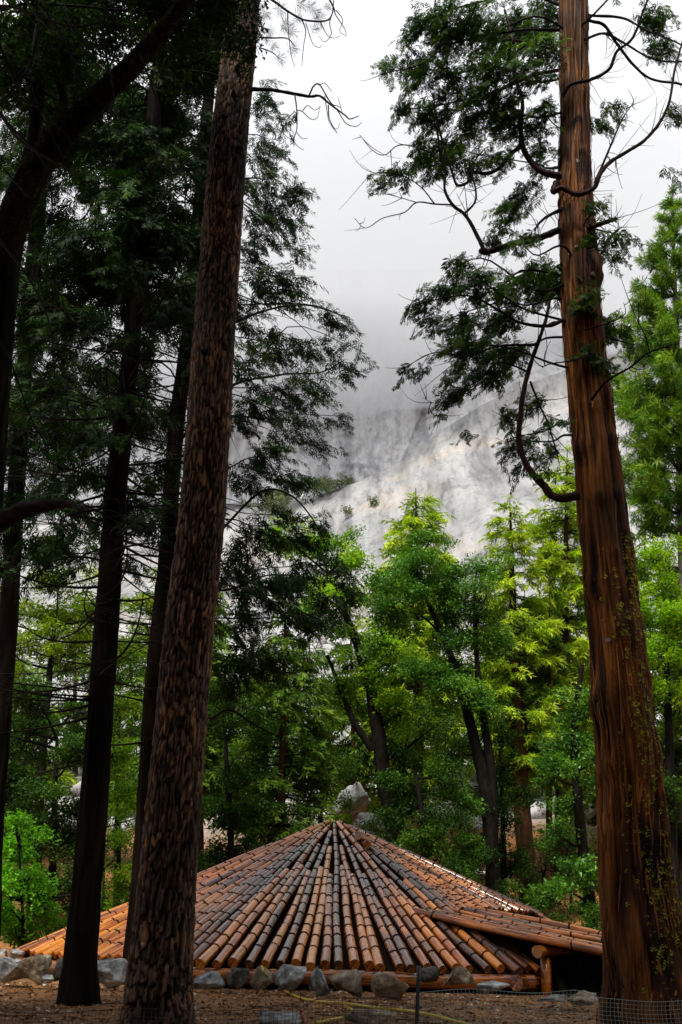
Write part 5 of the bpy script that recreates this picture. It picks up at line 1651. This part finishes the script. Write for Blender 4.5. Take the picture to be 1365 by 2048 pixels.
broad('leafy_tree', 'leafy tree low between the black curving trunk and the oak', [[(800, 1700, 12), (805, 1600, 10), (810, 1500, 6)]],
      [(800, 1500, 45, 45), (850, 1470, 45, 40), (830, 1420, 40, 40), (770, 1480, 30, 40), (860, 1540, 45, 40), (890, 1450, 40, 40)], 48, M['forest'], CLUMP_FINE, 0.48, 9, M['trunk_black'])
broad('leafy_tree', 'leafy tree at the left behind the yellow tree, reaching the ground', [[(20, 1860, 14), (18, 1720, 12), (12, 1560, 8)]],
      [(20, 1400, 60, 50), (90, 1760, 60, 50), (140, 1790, 50, 50), (20, 1680, 60, 50), (150, 1430, 60, 50), (230, 1350, 50, 45), (300, 1500, 40, 60), (320, 1640, 40, 60), (310, 1760, 50, 50), (-30, 1600, 50, 60)], 41, M['forest'], CLUMP_FINE, 0.46, 9, M['trunk_black'])
broad('leafy_tree', 'leafy tree behind the lichened cedar at the lower right edge', [[(1310, 1880, 14), (1312, 1760, 12), (1318, 1600, 8), (1325, 1500, 4)]],
      [(1350, 1520, 45, 50), (1330, 1600, 45, 50), (1355, 1690, 45, 50), (1340, 1780, 45, 50), (1230, 1700, 40, 60), (1210, 1600, 40, 50), (1220, 1790, 40, 50)], 39, M['forest'], CLUMP_FINE, 0.42, 9, M['trunk_black'])

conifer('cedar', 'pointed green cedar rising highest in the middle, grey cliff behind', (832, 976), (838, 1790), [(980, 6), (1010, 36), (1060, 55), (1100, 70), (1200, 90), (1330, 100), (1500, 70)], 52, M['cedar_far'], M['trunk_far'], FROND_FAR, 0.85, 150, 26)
conifer('cedar', 'slender yellow green cedar with a bare brown trunk right of centre', (1020, 996), (1064, 1880), [(998, 5), (1030, 24), (1080, 42), (1150, 55), (1260, 75), (1400, 85), (1540, 60)], 46.5, M['cedar_far'], M['trunk_far'], FROND_FAR, 0.72, 150, 40, curve=-8)
conifer('cedar', 'broad yellow green cedar half hidden by the big cedar trunk', (1135, 900), (1120, 1850), [(905, 6), (950, 40), (1020, 60), (1120, 80), (1250, 95), (1400, 90), (1560, 60)], 50, M['cedar_far'], M['trunk_far'], FROND_FAR, 0.85, 170, 30)
conifer('cedar', 'dark cedar with a thin brown trunk left of the roof apex', (572, 1180), (560, 1790), [(1190, 8), (1280, 50), (1400, 90), (1540, 110), (1690, 115)], 41, M['cedar_mid'], M['trunk_far'], FROND_FAR, 0.7, 120, 19, dens=4.0)
conifer('cedar', 'second brown cedar trunk close left of the slender yellow green cedar', (1050, 1180), (1048, 1880), [(1200, 6), (1300, 30), (1420, 50), (1540, 40)], 49, M['cedar_mid'], M['trunk_far'], FROND_FAR, 0.8, 50, 24)
conifer('cedar', 'thin red brown trunk right of the slender yellow green cedar', (1100, 1150), (1098, 1870), [(1170, 6), (1300, 36), (1420, 50), (1520, 40)], 47, M['cedar_mid'], M['trunk_far'], FROND_FAR, 0.7, 60, 15)
conifer('cedar', 'dark cedar with a leaning grey trunk at the lower right edge', (1330, 1080), (1368, 1900), [(1100, 8), (1250, 60), (1400, 80), (1600, 90), (1720, 80)], 41, M['cedar_mid'], M['trunk_grey'], FROND_FAR, 0.75, 110, 19, dens=3.6)
conifer('cedar', 'shaded cedar behind the maple between centre and left', (700, 1200), (715, 1790), [(1220, 6), (1330, 45), (1450, 60), (1560, 55)], 56, M['cedar_mid'], M['trunk_far'], FROND_FAR, 0.85, 70, 14)
conifer('cedar', 'shaded cedar behind the pine trunk on the left', (395, 1080), (400, 1830), [(1100, 8), (1250, 60), (1400, 85), (1600, 90)], 47, M['cedar_mid'], M['trunk_far'], FROND_FAR, 0.9, 110, 20)
conifer('cedar', 'deep green cedar behind the yellow tree at the far left', (-20, 1080), (-10, 1840), [(1090, 8), (1250, 60), (1450, 90), (1700, 95)], 52, M['cedar_mid'], M['trunk_far'], FROND_FAR, 0.9, 110, 20)
conifer('pine', 'green young pine with plump needle tufts at the right edge', (1345, 380), (1392, 1880), [(384, 8), (430, 26), (520, 56), (640, 95), (760, 125), (900, 150), (1000, 140), (1080, 110)], 40, M['pine_far'], M['trunk_grey'], TUFT, 0.40, 240, 32, up=0.30, dens=4.2)

# the depth of the wood: trees whose crowns run into each other
fill_lab = ['forest cedar low behind the yellow tree at far left', 'forest cedar just left of the black trunk, far back', 'forest cedar seen between the black trunk and the pine', 'forest cedar behind the pine trunk, far back', 'forest cedar just right of the pine trunk, far back', 'forest cedar behind the left maple, far back', 'forest cedar behind the left part of the oak', 'forest cedar behind the right part of the oak', 'forest cedar behind the slender yellow green cedar', 'forest cedar hidden mostly by the big cedar trunk', 'forest cedar right of the big cedar trunk, far back', 'forest cedar cut by the right edge', 'small forest cedar between maple and oak, far back', 'tallest forest cedar left of the pine, farthest back']
shrub_lab = ['dark shrub just left of the roof apex', 'dark shrub above the left roof slope', 'dark shrub above the porch roof', 'dark shrub at the foot of the brown trunks', 'dark shrub beside the pine at the roof edge', 'dark shrub left of the black trunk at ground level', 'dark shrub between black trunk and pine at ground level', 'dark shrub behind the foot of the big cedar', 'dark shrub beyond the vivid young maple', 'dark shrub above the upper right roof slope', 'dark shrub low behind the right roof slope', 'dark shrub at the foot of the forked oak', 'dark shrub right of the brown trunks', 'dark shrub beside the low right maple', 'dark shrub right behind the roof apex', 'dark shrub behind the thin cedar trunk left of the apex', 'dark shrub low beside the black trunk, right of the vivid maple', 'dark shrub close left of the pine trunk above the roof edge', 'dark shrub just right of the pine above the roof edge', 'dark shrub at the foot of the vivid young maple', 'dark shrub above the low one beside the black trunk', 'dark shrub hidden partly by the pine trunk, upper one']
fill = [(30, 1330, 62), (150, 1180, 66), (300, 1230, 60), (420, 1260, 63), (520, 1290, 66), (620, 1270, 70), (880, 1250, 64), (985, 1190, 62), (1080, 1180, 66), (1230, 1130, 58), (1290, 1010, 60), (1400, 1090, 56), (760, 1390, 58), (330, 1120, 70)]
for k, (x, y, D) in enumerate(fill):
    h = rng.uniform(0.9, 1.1)
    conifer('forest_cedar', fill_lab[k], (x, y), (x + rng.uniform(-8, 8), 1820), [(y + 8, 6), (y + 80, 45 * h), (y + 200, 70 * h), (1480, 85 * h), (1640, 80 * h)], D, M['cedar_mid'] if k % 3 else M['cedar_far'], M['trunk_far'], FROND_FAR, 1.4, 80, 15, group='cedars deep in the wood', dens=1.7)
for k, (x, y, w, D) in enumerate([(640, 1700, 70, 39), (520, 1730, 60, 39.5), (1010, 1800, 60, 38), (1075, 1830, 60, 37.5), (380, 1800, 60, 36), (160, 1850, 60, 30), (310, 1830, 50, 33), (1230, 1850, 70, 34), (-40, 1700, 60, 34), (940, 1690, 50, 40), (860, 1790, 50, 40), (1000, 1690, 50, 44), (1085, 1740, 50, 45), (1140, 1690, 50, 46), (760, 1660, 46, 44), (560, 1650, 50, 46), (175, 1775, 50, 42), (290, 1730, 50, 40), (430, 1780, 50, 40), (70, 1860, 50, 42), (205, 1690, 50, 42), (340, 1690, 46, 38)]):
    broad('understory_shrub', shrub_lab[k], [[(x, 1900, 6), (x + 3, y + 50, 5), (x, y, 3)]], [(x, y, w, 46), (x - w * 0.6, y + 40, w * 0.7, 40), (x + w * 0.6, y + 36, w * 0.7, 40)], D, M['forest'], CLUMP_FINE, 0.36, 9, M['trunk_black'], group='shrubs under the trees')


def overhead(label, x, y, ztop, zlow, rad, nb, leaf):
    """an unseen tree added beside the viewer so its crown shades the near ground"""
    b = float(gz(x, y))
    t = thing('added_shade_cedar', label, 'tree', (x, y, b))
    A = np.stack([np.full(30, x), np.full(30, y), np.linspace(b - 0.3, ztop, 30)], 1)
    g = Geo(); g.add(*tube(A, np.linspace(0.42, 0.03, 30), 12, True, 0.1, 4), 0.5); g.build('trunk', M['trunk_far'], t)
    fo, tw = Geo(), Geo()
    for k in range(nb):
        u = rng.random(); z = zlow + (ztop - zlow) * u
        L = rad * (1.05 - 0.75 * u) * rng.uniform(0.6, 1.1); a = rng.uniform(0, 6.283)
        s = np.linspace(0, 1, 6)[:, None]
        Pn = np.array([x, y, z]) + np.array([math.cos(a), math.sin(a), 0]) * s * L + np.array([0, 0, 1.0]) * (0.15 * s - 0.35 * s ** 2) * L
        g_, f_ = tube(Pn, np.linspace(0.05, 0.01, 6), 4, False); tw.add(g_, f_, 0.5)
        n = int(5 * L)
        q = 0.2 + 0.8 * rng.random(n)
        pos = np.stack([np.interp(q, s[:, 0], Pn[:, c]) for c in range(3)], 1) + rng.normal(size=(n, 3)) * 0.15
        scatter(fo, FROND_FAR, pos, np.array([math.cos(a), math.sin(a), -0.2]) + rng.normal(size=(n, 3)) * 0.5, np.tile([0, 0, 1.0], (n, 1)) + 0.3 * rng.normal(size=(n, 3)), rng.uniform(1.0, 1.7, n), rng.random(n))
    fo.build('crown', leaf, t, smooth=False)['kind'] = 'stuff'
    tw.build('branches', M['twig'], t)['kind'] = 'stuff'


overhead('unseen cedar added close left of the viewer to shade the foreground', -4.2, 2.6, 28, 12.0, 5.4, 160, M['cedar_mid'])
overhead('unseen cedar added close right of the viewer to shade the foreground', 3.9, 2.2, 29, 12.0, 5.4, 160, M['cedar_mid'])
overhead('unseen cedar added far left beside the viewer to shade the black trunks', -10.5, 2.0, 27, 4.0, 4.6, 150, M['cedar_mid'])

# more unseen cedars added round the viewer to block sky light; shared meshes
src = [o for o in COL.objects if o.name.startswith('added_shade_cedar')]
for k, (x, y, sc, lab) in enumerate([(-13, -9, 1.0, 'farthest left'), (-7.5, -10, 1.05, 'left'), (-2.5, -6.5, 1.0, 'straight'), (5.0, -10.5, 1.1, 'right'), (11, -8, 1.0, 'farther right'), (9.5, -1.0, 0.95, 'close right'), (15, 0, 1.0, 'far out right'), (-15, -2, 1.0, 'far out left'), (0.5, -15, 1.05, 'deepest straight')]):
    r0 = src[k % len(src)]
    r1 = r0.copy(); COL.objects.link(r1)
    r1.location = (x, y, 0); r1.rotation_euler = (0, 0, rng.uniform(0, 6.28)); r1.scale = (sc, sc, sc)
    r1['label'] = 'unseen cedar added %s behind the viewer to block sky light' % lab
    for ch in r0.children:
        c_ = ch.copy(); COL.objects.link(c_); c_.parent = r1; c_.matrix_parent_inverse = ch.matrix_parent_inverse.copy()

# ------------------------------------------------------------------ pale boulders of the talus slope
for (lab, x, y, w, h, D, sd) in [
    ('big white boulder seen just above the roof apex', 704, 1606, 80, 66, 51, 101), ('slanting white slab right of the roof apex', 750, 1642, 82, 40, 48, 102), ('white rock wedged under the slanting slab', 722, 1668, 60, 22, 46.5, 103),
    ('white boulder shelf above the right roof slope', 960, 1752, 66, 26, 49, 104), ('white boulder low above the right roof edge', 986, 1800, 50, 30, 47, 105), ('pale boulder glimpsed left of the roof apex', 600, 1560, 60, 44, 55, 106),
    ('pale block seen between the maple stems', 680, 1490, 60, 50, 60, 107), ('pale block right of the black curving trunk', 820, 1500, 56, 50, 60, 108), ('pale rock behind the thin cedar left of the apex', 520, 1640, 60, 50, 52, 109), ('pale rock behind the brown trunks at right', 1120, 1720, 56, 50, 52, 110)]:
    rock(lab, x, y, w, h, D, M['rock_white'], sd, name='talus_boulder', rg=0.10, sub=4, npts=18)
temps = [(hull(120 + s, 11, 0.75, 0)) for s in range(6)]
temps = [(v, f, np.zeros(len(v))) for v, f in temps]
n = 2600
yy = 57 + 180 * rng.random(n) ** 1.3; xx = rng.uniform(-0.55, 0.55, n) * yy
zz = gz(xx, yy)
g = Geo()
scatter(g, temps, np.stack([xx, yy, zz], 1), rng.normal(size=(n, 3)) * [1, 1, 0.3], np.tile([0, 0, 1.0], (n, 1)) + 0.2 * rng.normal(size=(n, 3)), (0.25 + 1.3 * rng.random(n) ** 3) * (0.6 + yy / 120), rng.random(n))
tag(g.build('talus_rocks', M['rock_white'], smooth=False), 'jumbled pale granite rubble below the cliff', 'rubble', kind='stuff')
# shrubs on the ledges of the cliff
g = Geo()
sp = [(660, 975, 42, 14, 596), (640, 985, 30, 10, 590), (560, 1000, 40, 16, 585), (590, 985, 20, 8, 590), (700, 968, 16, 6, 598), (749, 1012, 7, 4, 430), (700, 1032, 12, 4, 420), (545, 1020, 40, 14, 560)]
for (x, y, rx, ry, D) in sp:
    if D < 500:                                     # rooted on the slab itself
        S_ = (1480.0 - y) / (1480.0 - np.interp(x, EDGE[:, 0], EDGE[:, 1]))
        D = float(apron(np.array([[float(x)]]), np.array([[S_]]))[2][0, 0]) * math.cos(math.atan2(ray(x, y)[0], ray(x, y)[1])) + 5.0
    c = at(x, y, D); s = px2m(c); n = int(rx * ry * 0.10) + 5
    q = rng.normal(size=(n, 3)) * 0.5
    scatter(g, CLUMP, c + q * [rx * s, 6, ry * s] - [0, 6, 0], rng.normal(size=(n, 3)), np.tile([0, 0, 1.0], (n, 1)) + 0.3 * rng.normal(size=(n, 3)), rng.uniform(1.8, 3.6, n), rng.random(n))
tag(g.build('ledge_shrubs', M['shrub'], smooth=False), 'olive shrubs clinging to the ledge of the cliff', 'shrubs', kind='stuff')
g = Geo()
c0, c1_ = at(606, 968, 600), at(604, 998, 596)
L = spline([c0, 0.5 * (c0 + c1_) + [0.6, 0, 0], c1_], 10)
g.add(*tube(L, np.linspace(0.45, 0.9, 10), 6, True, 0.5, 3), 0.5)
tag(g.build('waterfall', M['water']), 'thin white waterfall at the foot of the grey cliff', 'waterfall')

# ------------------------------------------------------------------ hose, fence, small things, litter
hp = [(524, 1933), (531, 1948), (545, 1965), (570, 1985), (605, 2001), (650, 2008), (700, 2012), (745, 2019), (800, 2024), (850, 2032), (905, 2046), (960, 2062)]
P = []
for i, (x, y) in enumerate(hp):
    if i < 2:
        P.append(at(x, y, 18.05 - 0.2 * i))
    else:
        p = gpt(x, y); P.append(p + [0, 0, 0.025])
g = Geo(); g.add(*tube(spline(P, 90), 0.018, 7, True), 0.5)
lp = [(632, 2052), (660, 2046), (690, 2040), (705, 2030), (700, 2022), (690, 2018)]
tag(g.build('garden_hose', M['hose']), 'yellow hose running down from the eave log across the ground', 'hose')
g = Geo(); g.add(*tube(spline([gpt(x, y) + [0, 0, 0.03] for x, y in lp], 50), 0.017, 7, True), 0.5)
tag(g.build('garden_hose', M['hose']), 'short yellow hose loop beside the flat rock at the bottom edge', 'hose')
p = gpt(602, 2046)
g = Geo()
zz_ = np.linspace(-0.03, 0.105, 8); rr_ = np.array([0.075, 0.075, 0.072, 0.066, 0.056, 0.045, 0.032, 0.012])
g.add(*tube(np.stack([0 * zz_ + p[0], 0 * zz_ + p[1], zz_ + p[2]], 1), rr_, 12, True), 0.5)
g.add(*tube(np.array([p + [0, 0, 0.10], p + [0, 0, 0.135]]), 0.018, 8, True), 0.5)
tag(g.build('red_cap', M['red']), 'small red dome shaped cap on the ground behind the netting', 'cap')

FD = 11.0
fence = thing('netting_fence', 'low plastic netting fence sagging along the bottom edge', 'fence', (0, FD, float(gz(0, FD))))


def netting(name, px0, px1, top_fn, D0, D1, mtl, cell=0.036, rows=34, th=0.0016):
    x0, x1 = at(px0, 2020, D0)[0], at(px1, 2020, D1)[0]
    nc = int(abs(x1 - x0) / cell)
    g = Geo()
    u = np.linspace(0, 1, nc + 1)
    xs_ = x0 + (x1 - x0) * u; ysb = D0 + (D1 - D0) * u
    tops = np.array([at(px0 + (px1 - px0) * t, top_fn(px0 + (px1 - px0) * t), D0 + (D1 - D0) * t)[2] for t in u])
    Pn = np.zeros((rows, nc + 1, 3))
    for r_ in range(rows):
        v_ = r_ / (rows - 1)
        z = tops - r_ * cell
        w = 0.03 * np.sin(xs_ * 2.1 + v_ * 4) + 0.02 * (vn(xs_ * 3 + 5, np.full_like(xs_, v_ * 3)) - 0.5)
        Pn[r_] = np.stack([xs_ + 0.008 * np.sin(r_ * 0.6 + xs_), ysb + w - 0.10 * v_, z], 1)

    def strip(line, wv):
        a = line - wv; b = line + wv; c = line + [0, -2 * th, 0]
        n = len(line)
        V = np.stack([a, b, c], 1).reshape(-1, 3)
        g.add(V, ring_faces(n, 3), 0.5)
    for r_ in range(rows):
        strip(Pn[r_], np.array([0, 0, th * (1.8 if r_ == 0 else 1.0)]))
    for c_ in range(nc + 1):
        strip(Pn[:, c_], np.array([th, 0, 0]))
    return g.build(name, mtl, fence)


netting('netting', -60, 836, lambda x: 2022 - 26 * sstep(300, 836, x) + 5 * math.sin(x / 60.0), 11.2, 11.0, M['net_black'])['kind'] = 'stuff'
netting('netting', 838, 1440, lambda x: 1982 + 4 * math.sin(x / 40.0) + 18 * sstep(1150, 1215, x), 11.0, 10.6, M['net_pale'])['kind'] = 'stuff'
for (x, y, mk) in [(838, 1934, 'steel')]:
    t = at(x, y, 10.97); b0 = np.array([t[0] - 0.05, t[1] + 0.02, float(gz(t[0], t[1])) - 0.3])
    g = Geo(); d = (t - b0)
    for k, (hw, hd) in enumerate(((0.018, 0.004), (0.004, 0.016))):     # a T-section post
        V = []
        for q in (b0, t):
            c = q + ([0, -0.016, 0] if k else [0, 0, 0])
            V += [c + [-hw, -hd, 0], c + [hw, -hd, 0], c + [hw, hd, 0], c + [-hw, hd, 0]]
        g.add(np.array(V), np.array([[0, 1, 5, 4], [1, 2, 6, 5], [2, 3, 7, 6], [3, 0, 4, 7], [4, 5, 6, 7], [3, 2, 1, 0]]))
    po = g.build('post', M['steel_black'], fence, smooth=False)
    tip = b0 + d * 0.955
    g = Geo(); v, f = box(tip + [0.0, -0.024, 0.0], [0.042, 0.008, 0.13]); g.add(v, f)
    q = g.build('post_tip', M['steel'], fence, smooth=False)

n = 20000
xx = rng.uniform(-9, 9, n); yy = 11 + 8.6 * rng.random(n)
pos = np.stack([xx, yy, gz(xx, yy) + 0.012], 1)
chip = np.array([[-1, 0, 0], [0, -0.45, 0.1], [1, 0, 0.05], [0, 0.45, 0.12]], float)
g = Geo()
scatter(g, [(chip, np.array([[0, 1, 2, 3]]), np.zeros(4))], pos, rng.normal(size=(n, 3)) * [1, 1, 0.25], np.tile([0, 0, 1.0], (n, 1)) + 0.3 * rng.normal(size=(n, 3)), rng.uniform(0.012, 0.05, n), rng.random(n) ** 1.2)
tag(g.build('leaf_litter', M['litter'], smooth=False), 'brown leaf litter and pale chips strewn over the ground', 'litter', kind='stuff')

g = Geo()
for _ in range(420):                               # fallen twigs and needles
    x_, y_ = rng.uniform(-8, 8), rng.uniform(11.5, 19)
    a_ = rng.uniform(0, 6.28); L_ = rng.uniform(0.08, 0.45)
    t_ = np.linspace(-0.5, 0.5, 4)[:, None]
    Q = np.array([x_, y_, 0]) + np.array([math.cos(a_), math.sin(a_), 0]) * t_ * L_ + rng.normal(size=3) * 0.15 * L_ * t_ ** 2
    Q[:, 2] = gz(Q[:, 0], Q[:, 1]) + 0.012
    g.add(*tube(Q, rng.uniform(0.003, 0.008), 4, False), rng.uniform(0, 0.7))
tag(g.build('fallen_twigs', M['litter'], smooth=False), 'thin fallen twigs strewn over the brown forest floor', 'twigs', kind='stuff')
